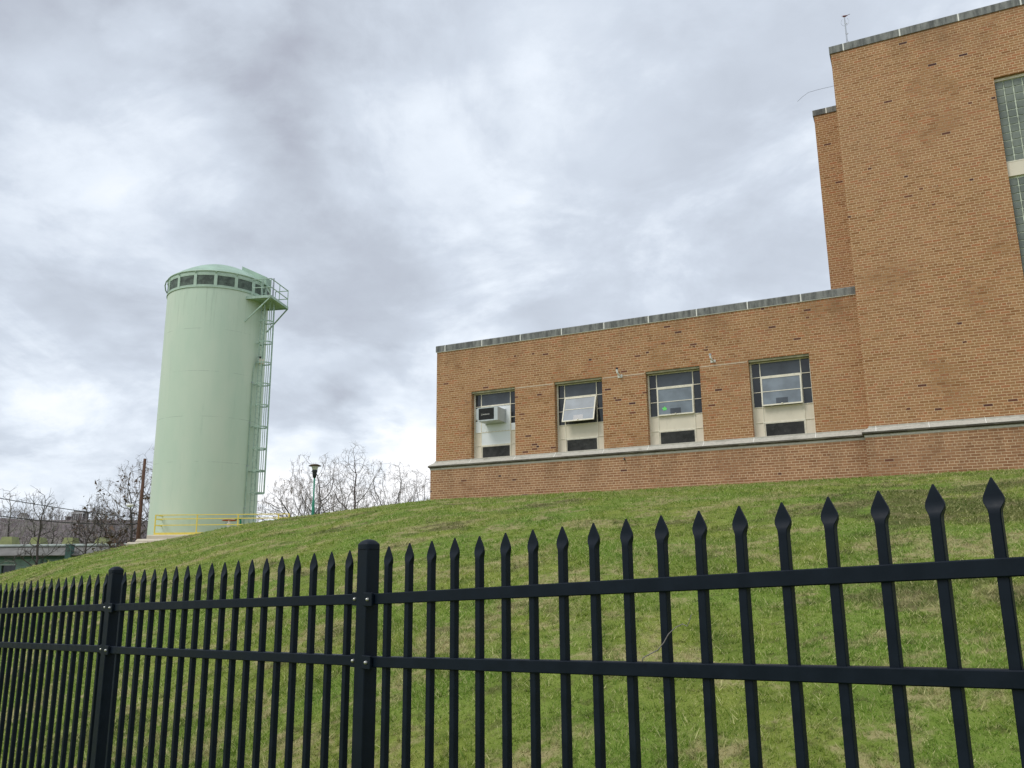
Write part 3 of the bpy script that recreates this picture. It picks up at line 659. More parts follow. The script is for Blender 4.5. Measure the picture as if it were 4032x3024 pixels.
# rooftop mast and the bird on it
MH = .965
mast = empty('rooftop_mast'); place(mast, 12.985, -TO + .3, 13.905)
tag(mast, 'thin grey metal mast on the corner of the tall brick block', 'mast')
m = MB(); m.tube([(0, 0, 0), (0, 0, MH)], [.022, .016], 8); m.build('pole', M['galv'], mast)
m = MB()
for z in (.2, .45, .76): m.bar((0, 0, z), (.05, -.01, z), .022, .03)
m.build('step_peg', M['galv'], mast)
m = MB(); pts = [(math.cos(a_) * .10, 0, MH - .14 + math.sin(a_) * .12) for a_ in np.linspace(2.2, 7.2, 16)]; m.tube(pts, .004, 5, False); m.build('wire_loop', M['galv'], mast)
bird = empty('perched_bird'); place(bird, 12.985, -TO + .3, 13.905 + MH)
bird.scale = (.5, .5, .5); tag(bird, 'small dull red bird perched on top of the rooftop mast, facing left', 'bird')
def skin(name, pts, edges, rad, mat, parent):
    me_ = bpy.data.meshes.new(name); me_.from_pydata(pts, edges, []); o = bpy.data.objects.new(name, me_); col.objects.link(o)
    me_.materials.append(mat); o.parent = parent
    md = o.modifiers.new('Skin', 'SKIN'); md.use_smooth_shade = True
    for i, r0 in enumerate(rad): me_.skin_vertices[0].data[i].radius = r0 if isinstance(r0, tuple) else (r0, r0)
    me_.skin_vertices[0].data[0].use_root = True
    sb = o.modifiers.new('Sub', 'SUBSURF'); sb.levels = 2; sb.render_levels = 2; return o
M['bird'] = paint('dull_red_feathers', (.22, .08, .075), .8, .3, 30); M['beak'] = paint('horn_beak', (.25, .16, .08), .5, .1, 20)
skin('body', [(0, 0, .05), (-.055, 0, .088), (-.095, 0, .112), (.06, 0, .062), (.12, 0, .078), (.20, 0, .10), (.30, 0, .115)], [(0, 1), (1, 2), (0, 3), (3, 4), (4, 5), (5, 6)],
     [(.052, .055), (.046, .05), (.036, .04), (.045, .042), (.026, .018), (.02, .008), (.022, .004)], M['bird'], bird)
m = MB(); m.tube([(-.125, 0, .118), (-.155, 0, .106)], [.014, .002], 6); m.build('beak', M['beak'], bird)
m = MB(); m.tube([(-.11, -.028, .125), (-.112, -.036, .126)], .005, 6); m.tube([(-.11, .028, .125), (-.112, .036, .126)], .005, 6); m.build('eye', M['black'], bird)
m = MB()
for s in (-.012, .012): m.tube([(0, s, .02), (.004, s, -.004)], .004, 5); m.tube([(-.02, s, 0), (.02, s, 0)], .004, 5)
m.build('leg', M['beak'], bird)
m = MB()
for s in (-1, 1): m.add([(-.05, s * .05, .085), (.0, s * .058, .05), (.09, s * .042, .055), (.19, s * .012, .085), (.08, s * .046, .09), (0, s * .052, .10)], [(0, 1, 2, 5), (5, 2, 4), (4, 2, 3)])
m.build('wing', M['bird'], bird)

# air conditioner through the first window
ac = empty('air_conditioner'); place(ac, 2.0, .19, 4.50); tag(ac, 'grey boxy air conditioner jutting from the leftmost window of the brick wing', 'air conditioner')
AW, AH, AD = .34, .41, .52
m = MB(); m.bbox(-AW, AW, -AD + .01, 0, 0, AH, .006)
m.box(-AW - .012, AW + .012, -.012, 0, -.03, 0); m.build('casing', M['ac_grey'], ac)
m = MB()
for a in ((-AW, AW, AH - .022, AH + .004), (-AW, AW, -.004, .035), (-AW, -AW + .035, .035, AH - .022), (AW - .12, AW, .035, AH - .022)): m.box(a[0], a[1], -AD - .012, -AD + .012, a[2], a[3])
m.build('face_frame', M['ac_grey'], ac)
m = MB(); m.box(-AW + .035, AW - .12, -AD + .002, -AD + .009, .035, AH - .022)
q = .05
while q < AH - .04: m.box(-AW + .04, AW - .125, -AD - .004, -AD + .002, q, q + .004); q += .012
q = -AW + .05
while q < AW - .13: m.box(q, q + .003, -AD - .006, -AD - .004, .04, AH - .03); q += .02
gr = m.build('grille', M['ac_grille'], ac)
def text(body, size, loc, mat, parent, ext=.001):
    cu = bpy.data.curves.new('lettering', 'FONT'); cu.body = body; cu.size = size; cu.extrude = ext; cu.align_x = 'LEFT'; cu.space_character = 1.15; cu.offset = size * .02
    o = bpy.data.objects.new('tmp', cu); col.objects.link(o); dg = bpy.context.evaluated_depsgraph_get(); me_ = bpy.data.meshes.new_from_object(o.evaluated_get(dg))
    bpy.data.objects.remove(o); t_ = bpy.data.objects.new('lettering', me_); col.objects.link(t_); me_.materials.clear(); me_.materials.append(mat)
    t_.parent = parent; t_.location = loc; t_.rotation_euler = (R(90), 0, 0); return t_
text('FRIEDRICH', .042, (-.165, -AD - .009, .185), M['white'], gr)
m = MB(); pts = [(-.195 + .02 * math.cos(a_), -AD - .009, .20 + .026 * math.sin(a_)) for a_ in np.linspace(.9, 5.6, 14)]; m.tube(pts, .0032, 5); m.bar((-.2, -AD - .009, .178), (-.182, -AD - .009, .215), .004); m.build('emblem', M['white'], gr)
m = MB()
for x_ in (-.25, .19): m.box(x_, x_ + .012, -AD - .016, -AD - .010, .008, .020)
m.build('screw', M['black'], ac)
m = MB(); m.box(AW + .002, AW + .02, -.02, -.002, -.03, AH + .01)
for z_ in np.linspace(0, AH, 7): m.box(AW + .006, AW + .018, -.028, -.018, z_ - .008, z_ + .008)
m.build('flange', M['ac_grey'], ac)

# ------------------------------------------------------------------ fence
FN = empty('steel_fence', (FP.x, FP.y, 0), -BE)
tag(FN, 'black steel picket fence with spear tips running along the foot of the grass slope', 'fence')
SP = .127
def tipz(i):   # height of the spear tips at picket index i
    if i >= 0: return FP.z + i * SP * S1
    if i >= -19: return FP.z + i * SP * S2
    return FP.z - 19 * SP * S2 + (i + 19) * SP * S3
GAPZ = 1.80
RZ = [(-.181, -.223), (-.419, -.459), (-1.62, -1.66)]
def post(i):
    x = i * SP; z = tipz(i); h = .0325; m_ = MB(); m_.bbox(x - h, x + h, -h, h, z - GAPZ - .25, z - .004, .003); p_ = m_.build('post', M['fence'], FN)
    m_ = MB(); k = h + .0035; b_ = []
    lv = [(k, z - .006), (k, z + .013), (k * .93, z + .017), (k * .76, z + .0255), (k * .5, z + .031), (k * .22, z + .0335)]
    n_ = 16
    for r0, zz in lv:
        sq = 5 if r0 > k * .9 else (3.2 if r0 > k * .7 else 2.4)
        for q_ in range(n_ * 2):
            a_ = 2 * math.pi * (q_ + .5) / (n_ * 2); c_, s_ = math.cos(a_), math.sin(a_); rad = r0 / (abs(c_) ** sq + abs(s_) ** sq) ** (1 / sq)
            m_.v.append((x + rad * c_, rad * s_, zz))
    N2 = n_ * 2
    for l_ in range(len(lv) - 1):
        for q_ in range(N2): m_.f.append((l_ * N2 + q_, l_ * N2 + (q_ + 1) % N2, (l_ + 1) * N2 + (q_ + 1) % N2, (l_ + 1) * N2 + q_))
    m_.f.append(tuple((len(lv) - 1) * N2 + q_ for q_ in range(N2))); m_.f.append(tuple(range(N2))[::-1])
    m_.build('post_cap', M['fence'], p_, autos=28)
    for sgn in (1, -1):
        for t_, b2 in RZ:
            m_ = MB(); xa, xb = (x + h * .55, x + h + .040) if sgn > 0 else (x - h - .038, x - h + .002); dz = .004 * 1
            m_.bbox(min(xa, xb), max(xa, xb), -.0235 - (h - .0195 if sgn > 0 else 0), .0225 if sgn < 0 else -.0225, z + b2 - .005, z + t_ + .005, .002)
            br = m_.build('bracket', M['fence'], p_)
            m_ = MB(); xm = x + sgn * (h + .017); yb_ = -.0235 - (h - .0195 if sgn > 0 else 0)
            m_.lathe([(.0, .010), (.0045, .009), (.0065, .005), (.0075, .0)], 12)
            m_.v = [(xm + a_[0], yb_ - a_[2] + .0005, z + (t_ + b2) / 2 + a_[1]) for a_ in m_.v]; m_.build('bolt', M['bolt'], p_, smooth=True)
POSTS = [38, 19, 0, -19, -38]
for i in POSTS: post(i)
for k in range(len(POSTS) - 1):
    ib, ia = POSTS[k], POSTS[k + 1]
    for t_, b2 in RZ:
        xa, xb = ia * SP + .034, ib * SP - .034; za, zb = tipz(ia), tipz(ib); y_ = .0205; m_ = MB()
        pts = []
        for x_, z_ in ((xa, za), (xb, zb)):
            e_ = .003
            pts += [(x_, -y_, z_ + b2 + e_), (x_, -y_, z_ + t_ - e_), (x_, -y_ + e_, z_ + t_), (x_, y_ - e_, z_ + t_), (x_, y_, z_ + t_ - e_), (x_, y_, z_ + b2 + e_), (x_, y_ - e_, z_ + b2), (x_, -y_ + e_, z_ + b2)]
        m_.add(pts, [(q_, q_ + 8, (q_ + 1) % 8 + 8, (q_ + 1) % 8) for q_ in range(8)] + [tuple(range(8)), tuple(range(15, 7, -1))])
        m_.build('rail', M['fence'], FN)
# one spear-topped picket: square tube whose end is pressed flat into a blade
def picket_mesh():
    m_ = MB(); h = .0127
    lv = [(-GAPZ - .02, h, h), (-.085, h, h), (-.074, .0140, .0122), (-.066, .0178, .0100), (-.058, .0215, .0066), (-.050, .0222, .0046), (-.042, .0205, .0042), (-.030, .0150, .0040), (-.016, .0085, .0036), (-.006, .0038, .0028), (-.001, .0018, .0018)]
    for z_, a_, b_ in lv:
        c_ = min(a_, b_) * .18
        m_.v += [(-a_ + c_, -b_, z_), (a_ - c_, -b_, z_), (a_, -b_ + c_, z_), (a_, b_ - c_, z_), (a_ - c_, b_, z_), (-a_ + c_, b_, z_), (-a_, b_ - c_, z_), (-a_, -b_ + c_, z_)]
    for l_ in range(len(lv) - 1):
        for q_ in range(8): m_.f.append((l_ * 8 + q_, l_ * 8 + (q_ + 1) % 8, (l_ + 1) * 8 + (q_ + 1) % 8, (l_ + 1) * 8 + q_))
    m_.f.append(tuple((len(lv) - 1) * 8 + q_ for q_ in range(8))); return m_
pk = picket_mesh().build('picket', M['fence'], FN, autos=35)
rgp = random.Random(6)
idx = [i for i in range(-37, 38) if i not in POSTS]
for n_, i in enumerate(idx):
    o = pk if n_ == 0 else pk.copy()
    if n_: col.objects.link(o); o.parent = FN
    o.location = (i * SP + rgp.uniform(-.0012, .0012), 0, tipz(i) + rgp.uniform(-.0018, .0018)); o.rotation_euler = (rgp.uniform(-.0015, .0015), rgp.uniform(-.0012, .0012), rgp.uniform(-.05, .05))
# dead tendril caught on the fence
def on_fence(px, py, off=-.03):
    d = ray(px, py); n = Vector((-math.sin(BE), -math.cos(BE), 0)); p0 = FP + n * (-off); return d * (p0.dot(n) / d.dot(n))
vine = MB(); vp = [(2528, 2608), (2532, 2590), (2556, 2577), (2590, 2560), (2614, 2530), (2632, 2497), (2660, 2470), (2688, 2457), (2706, 2466), (2714, 2446), (2722, 2420)]
vine.tube([on_fence(*p) for p in vp], [.0017, .0017, .0015, .0015, .0015, .0013, .0013, .0013, .0011, .001, .0007], 6)
v_ = vine.build('dead_tendril', M['twig'], None, smooth=True); tag(v_, 'thin dry brown vine tendril hooked over the middle rail of the black fence', 'tendril')

# ------------------------------------------------------------------ tank
AM = -.350758; TR = 2.8102; TC = Vector((-17.18048, 46.95563, 0)); TB = 2.10
T = empty('storage_tank', (TC.x, TC.y, 0), -AM)   # local -Y faces the camera
tag(T, 'tall mint green cylindrical steel tank with a domed top and a caged ladder', 'tank')
m = MB(); m.lathe([(TR, TB), (TR, 15.70)], 96); m.build('shell', M['mint'], T, smooth=True)
m = MB(); m.lathe([(TR + .02, 15.66), (TR + .045, 15.68), (TR + .045, 15.76), (TR - .02, 15.78), (TR - .02, 16.42), (TR + .02, 16.43), (TR + .02, 16.60), (TR + .06, 16.60), (TR + .075, 16.63), (TR + .06, 16.66)], 96); m.build('vent_ring', M['mint_trim'], T, autos=30)
m = MB(); dome = [(TR + .06, 16.655)]
for k in range(1, 15):
    a_ = k / 14; dome.append(((TR + .05) * (1 - a_) ** .94 if a_ < 1 else .001, 16.66 + 1.20 * (1 - (1 - a_) ** 1.75)))
m.lathe(dome, 96); m.build('dome', M['mint_roof'], T, smooth=True)
for k in range(16):
    a0 = R(-90 - 27.5 + 22.5 * k + 1.9); a1 = a0 + R(22.5 - 3.8)
    m = MB(); m.lathe([(TR + .004, 15.82), (TR + .004, 16.385)], 8, a0=a0, a1=a1)
    m.build('vent_screen', M['louvre'], T, smooth=True)
    am = a0 - R(1.9); c_, s_ = math.cos(am), math.sin(am)
    m = MB(); m.bar((c_ * (TR + .02), s_ * (TR + .02), 15.75), (c_ * (TR + .02), s_ * (TR + .02), 16.46), .17, .05, up=(c_, s_, 0))
    m.bar((c_ * (TR - .0), s_ * (TR - .0), 16.50), (c_ * (TR + .07), s_ * (TR + .07), 16.60), .07, .09); m.build('mullion', M['mint_trim'], T)
m = MB()
for zz in (15.80, 16.40): m.lathe([(TR + .01, zz - .025), (TR + .022, zz - .022), (TR + .022, zz + .022), (TR + .01, zz + .025)], 96)
m.build('vent_trim', M['mint_trim'], T)
def cyl(r0, deg, z, t=0):      # radius, angle from the camera side towards the right, height, sideways shift
    a_ = R(deg); return Vector((math.sin(a_) * r0 + math.cos(a_) * t, -math.cos(a_) * r0 + math.sin(a_) * t, z))
m = MB(); m.tube([cyl(TR + .05, -80, 16.62), cyl(TR + .12, -84, 16.56), cyl(TR + .17, -87, 16.35), cyl(TR + .12, -89, 16.10), cyl(TR + .02, -90, 15.95)], .035, 8); m.build('vent_pipe', M['mint_steel'], T, smooth=True)
m = MB()      # sloping hatch cover over the ladder
ph = 60
for s in (-1,):
    p = [cyl(1.5, ph, 17.72, -.3), cyl(1.5, ph, 17.72, .3), cyl(TR + .25, ph, 16.95, .3), cyl(TR + .25, ph, 16.95, -.3)]; q = [x_ + Vector((0, 0, -.5)) for x_ in p]
    m.add(p + q, [(0, 1, 2, 3), (7, 6, 5, 4), (0, 4, 5, 1), (1, 5, 6, 2), (2, 6, 7, 3), (3, 7, 4, 0)])
m.build('hatch_cover', M['mint_roof'], T)
# platform
PZ, RI, ROUT, T1, T2 = 15.40, 2.45, TR + 1.13, -1.38, .87
m = MB(); c4 = [cyl(RI, ph, PZ, T1), cyl(ROUT, ph, PZ, T1), cyl(ROUT, ph, PZ, T2), cyl(RI, ph, PZ, T2)]; c5 = [x_ + Vector((0, 0, -.05)) for x_ in c4]
m.add(c4 + c5, [(0, 1, 2, 3), (7, 6, 5, 4), (0, 4, 5, 1), (1, 5, 6, 2), (2, 6, 7, 3), (3, 7, 4, 0)]); pf = m.build('platform', M['mint_steel'], T)
m = MB()
for a_, b_ in ((0, 1), (1, 2), (2, 3)): m.bar(c4[a_] + Vector((0, 0, -.04)), c4[b_] + Vector((0, 0, -.04)), .05, .15)
m.build('edge_beam', M['mint_steel'], pf)
m = MB()
for t_ in (T1, T2): m.bar(cyl(ROUT - .03, ph, PZ - .1, t_), cyl(math.sqrt(TR ** 2 - t_ ** 2), ph, PZ - 1.45, t_), .06, .06)
m.build('brace', M['mint_steel'], pf)
m = MB()
rp = [(RI + .35, T1), (TR + .55, T1), (ROUT - .03, T1 + .02), (ROUT - .03, (T1 + T2) / 2), (ROUT - .03, T2 - .02), (TR + .3, T2 - .02)]
for r0, t_ in rp: m.bar(cyl(r0, ph, PZ, t_), cyl(r0, ph, PZ + 1.02, t_), .045)
for hh in (.52, 1.02):
    for (a_, b_) in ((0, 2), (2, 4), (4, 5)): m.bar(cyl(rp[a_][0], ph, PZ + hh, rp[a_][1]), cyl(rp[b_][0], ph, PZ + hh, rp[b_][1]), .042)
m.build('guard_rail', M['mint_steel'], pf)
# ladder, cage, hoops
LR = TR + .20
def lad(t_, z, r0=LR): return cyl(r0, LPH, z, t_)
LPH = 54.5
m = MB()
for t_ in (-.2, .2): m.bar(lad(t_, TB + .15), lad(t_, 16.75), .05, .035)
ld = m.build('ladder', M['mint_steel'], T)
m = MB(); z = TB + .4
while z < 16.6: m.bar(lad(-.2, z), lad(.2, z), .022); z += .305
m.build('rung', M['mint_steel'], ld)
m = MB()
for z in (3.2, 5.6, 8.1, 10.5, 12.9, 15.0):
    for t_ in (-.2, .2): m.bar(lad(t_, z), lad(t_, z, TR - .05), .04, .05)
m.build('standoff', M['mint_steel'], ld)
HZ_ = [4.42 + 1.221 * k for k in range(9)]
hoop = [(-.2, 0), (-.34, .02), (-.37, .30), (-.24, .56), (0, .66), (.24, .56), (.37, .30), (.34, .02), (.2, 0)]
for z in HZ_:
    m = MB()
    for k in range(len(hoop) - 1):
        a_, b_ = hoop[k], hoop[k + 1]; m.bar(lad(a_[0], z, LR + a_[1]), lad(b_[0], z, LR + b_[1]), .012, .075)
    m.build('cage_hoop', M['mint_steel'], ld)
m = MB()
for t_, r0 in ((-.37, .30), (-.24, .56), (0, .66), (.24, .56), (.37, .30)): m.bar(lad(t_, HZ_[0], LR + r0), lad(t_, PZ - .02, LR + r0), .045, .012)
m.build('cage_bar', M['mint_steel'], ld)
m = MB(); m.tube([cyl(TR + .45, ph + 3, PZ, .1), cyl(TR + .45, ph + 3, 17.05, .1)], .05, 8); m.tube([cyl(TR + .40, ph + 3, PZ, .25), cyl(TR + .40, ph + 3, 16.85, .25)], .035, 8); m.build('standpipe', M['galv'], T)
# conduit with its box, and the lamp on it
m = MB(); m.tube([cyl(TR + .05, 46.5, TB + .1), cyl(TR + .05, 46.5, 11.2), cyl(TR + .05, 49, 11.7), cyl(TR + .08, 53, 11.9)], .028, 6); cd = m.build('conduit', M['mint_steel'], T)
m = MB()
for z in (3.6, 5.9, 8.3, 10.6): m.bar(cyl(TR, 46.5, z, -.06), cyl(TR + .07, 46.5, z, .06), .05)
m.build('pipe_clamp', M['galv'], cd)
b0 = cyl(TR + .25, 54, 11.85); jb = MB(); jb.bbox(b0.x - .14, b0.x + .14, b0.y - .1, b0.y + .1, 11.72, 12.02, .02); jb.build('junction_box', M['cream'], T)
m = MB(); m.tube([(b0.x - .05, b0.y, 12.02), (b0.x - .07, b0.y, 12.09)], .03, 8); m.bbox(b0.x - .19, b0.x + .02, b0.y - .07, b0.y + .07, 12.08, 12.16, .02); m.build('floodlight', M['black'], T)
pxl = at(578, 2112, 43.5).x
m = MB(); m.bbox(pxl - TC.x, 4.2, 43.45 - TC.y, 4, -.5, 2.098, .04); pl_ = m.build('plinth', M['concrete'], T); pl_.rotation_euler = (0, 0, AM)
# concrete slabs stepping down beside the tank
for px_, py_, Y_, lab in ((531, 2122, 43.1, 'upper of the two beige concrete steps beside the tank foot'), (493, 2134.5, 42.7, 'lower beige concrete step nearest the lawn, left of the tank foot')):
    p_ = at(px_, py_, Y_); ap = MB(); ap.bbox(p_.x, -12, Y_, Y_ + (.34 if Y_ > 43 else .39) if False else (43.44 if Y_ > 43 else 43.09), -1, p_.z, .09)
    ap.bbox(p_.x, pxl - .01, (43.445 if Y_ > 43 else 43.445), 47, -1, p_.z - .001, .09) if Y_ > 43 else ap.bbox(p_.x, at(531, 2122, 43.1).x - .01, 43.1, 47, -1, p_.z - .001, .09)
    o = ap.build('concrete_step', M['concrete']); tag(o, lab, 'step')

# yellow guard rail in front of the tank
GR = empty('guard_railing', (0, 0, 0)); tag(GR, 'yellow steel guard railing in front of the green tank', 'railing')
GY = 43.62; gl = at(607, 2107, GY); gz = gl.z; gt = at(610, 2027, GY).z; xr = at(1138, 2030, GY).x
gxs = [gl.x, at(775, 2060, GY).x, at(937, 2050, GY).x, at(1096, 2050, GY).x, xr]
for x_ in gxs:
    m = MB(); m.bar((x_, GY, gz - .3), (x_, GY, gt), .055); m.build('post', M['yellow'], GR)
for hh in (gt - .02, gt - .22, (gz + gt) / 2 - .02):
    m = MB(); m.bar((gl.x, GY, hh), (xr, GY, hh), .045); m.bar((gl.x, GY, hh), (gl.x, GY + 2.4, hh), .045); m.build('rail', M['yellow'], GR)
m = MB(); m.box(gl.x, xr, GY - .035, GY - .02, gz - .04, gz + .12); m.box(gl.x - .02, gl.x, GY - .02, GY + 2.4, gz - .04, gz + .12); m.build('toe_board', M['yellow'], GR)
for dy in (1.2, 2.4):
    m = MB(); m.bar((gl.x, GY + dy, gz - .3), (gl.x, GY + dy, gt), .05); m.build('post', M['yellow'], GR)
# hand wheel on its pedestal, green gooseneck vent
c = at(903, 2049, 44.0); HW = empty('valve_handwheel', (c.x, c.y, hz(c.x, c.y))); tag(HW, 'red handwheel on a white pedestal in front of the tank', 'valve'); h0 = c.z - HW.location.z
m = MB(); m.lathe([(.34, h0 - .03), (.38, h0), (.34, h0 + .03), (.30, h0), (.34, h0 - .03)], 24)
for k in range(4): a_ = k * math.pi / 2 + .4; m.bar((0, 0, h0), (math.cos(a_) * .34, math.sin(a_) * .34, h0), .035)
m.build('wheel', M['orange'], HW); m = MB(); m.lathe([(.001, h0 + .02), (.05, h0 + .02), (.06, h0 - .12), (.10, h0 - .14), (.11, h0 - .2), (.14, 0), (.14, -.3)], 16); m.build('pedestal', M['white'], HW, autos=40)
m = MB(); m.tube([(-.02, 0, h0 - .10), (-.2, -.02, h0 - .12)], .025, 6); m.tube([(-.2, -.02, h0 - .12), (-.2, -.02, h0 - .17)], .02, 6); m.build('lever', M['galv'], HW)
c = at(948, 2042, 44.1); GV = empty('gooseneck_vent', (c.x, c.y, hz(c.x, c.y))); h0 = c.z - GV.location.z; tag(GV, 'short green gooseneck vent pipe behind the yellow railing', 'vent pipe')
m = MB(); m.tube([(0, 0, -.2), (0, 0, h0 - .12), (-.03, 0, h0 - .02), (-.14, 0, h0 + .04), (-.25, 0, h0 - .0), (-.29, 0, h0 - .12)], .055, 10); m.build('pipe', M['green_pole'], GV, smooth=True)
m = MB(); m.lathe([(.001, h0 + .05), (.10, h0 + .03), (.10, h0 + .0), (.05, h0 - .02)], 12, c=(.04, 0)); m.build('cap', M['black'], GV)

# ------------------------------------------------------------------ street lamp, utility pole, cables
c = at(1243, 1828, 60); LP = empty('street_lamp', (at(1232, 2026, 60).x, 60, PLAT)); tag(LP, 'green street lamp with a wide dark hat shaped top behind the grass crest', 'street lamp'); zt = c.z - PLAT
m = MB(); m.tube([(0, 0, -.3), (0, 0, 3.0), (0, 0, 3.05), (0, 0, zt - .95)], [.115, .10, .062, .058], 12); m.build('pole', M['green_pole'], LP, smooth=True)
m = MB(); m.lathe([(.06, zt - 1.0), (.12, zt - .93), (.15, zt - .75), (.155, zt - .6), (.19, zt - .56), (.19, zt - .42), (.15, zt - .40)], 20); m.build('housing', M['black'], LP, autos=35)
m = MB(); m.lathe([(.17, zt - .41), (.235, zt - .22), (.24, zt - .13), (.1, zt - .12)], 20); m.build('globe', M['white'], LP, smooth=True)
m = MB(); m.lathe([(.1, zt - .16), (.44, zt - .14), (.46, zt - .11), (.33, zt - .05), (.2, zt), (.001, zt + .01)], 24); m.build('hat', M['leaf_dry'], LP, smooth=True)
pb = at(543, 2125, 75); ptop = at(587, 1806, 75)
UP = empty('utility_pole', (pb.x, 75, 0)); tag(UP, 'bare brown wooden utility pole standing left of the green tank', 'utility pole')
m = MB(); m.tube([(0, 0, -1.5), (0, 0, 4), (0, 0, ptop.z)], [.20, .17, .125], 12); m.build('pole', M['wood_pole'], UP, smooth=True)
la = at(524, 1990, 75); m = MB(); m.tube([(0, 0, la.z - .1), (-.35, -.3, la.z + .08), (la.x - pb.x + .2, -.5, la.z + .12)], .03, 6); m.build('lamp_arm', M['galv'], UP)
lx = la.x - pb.x; m = MB()
for r0, zz in (): pass
m.lathe([(.001, .12), (.14, .10), (.24, .02), (.25, -.04), (.18, -.14), (.10, -.20), (.001, -.21)], 16); m.v = [(lx - .05 + a_[0] * 1.35, -.5 + a_[1] * .7, la.z + a_[2]) for a_ in m.v]; m.build('lamp_head', M['white'], UP, smooth=True)
def cable(a, b, sag, rad, label, group=None):
    m_ = MB(); pts = [a.lerp(b, k / 14) - Vector((0, 0, sag * 4 * (k / 14) * (1 - k / 14))) for k in range(15)]; m_.tube(pts, rad, 6)
    o = m_.build('overhead_cable', M['wire']); tag(o, label, 'cable', group); return o
def pole_pt(zz): return Vector((pb.x, 75, zz))
cable(at(-60, 1951, 62), pole_pt(at(560, 2041, 75).z), .12, .030, 'upper of the two thick black cables crossing the left edge')
cable(at(-60, 2023, 62), pole_pt(at(555, 2062, 75).z), .28, .034, 'lower of the two thick black cables crossing the left edge')
for k, (y0_, y1_) in enumerate(((2000, 2017), (2008, 2027), (2018, 2038))):
    cable(at(960, y0_ - 6, 70), at(1240, y1_ + 22, 110), .3, .014, 'thin wire right of the tank, ' + ('topmost of three', 'middle one of three', 'lowest of three')[k], 'thin wires right of the tank')

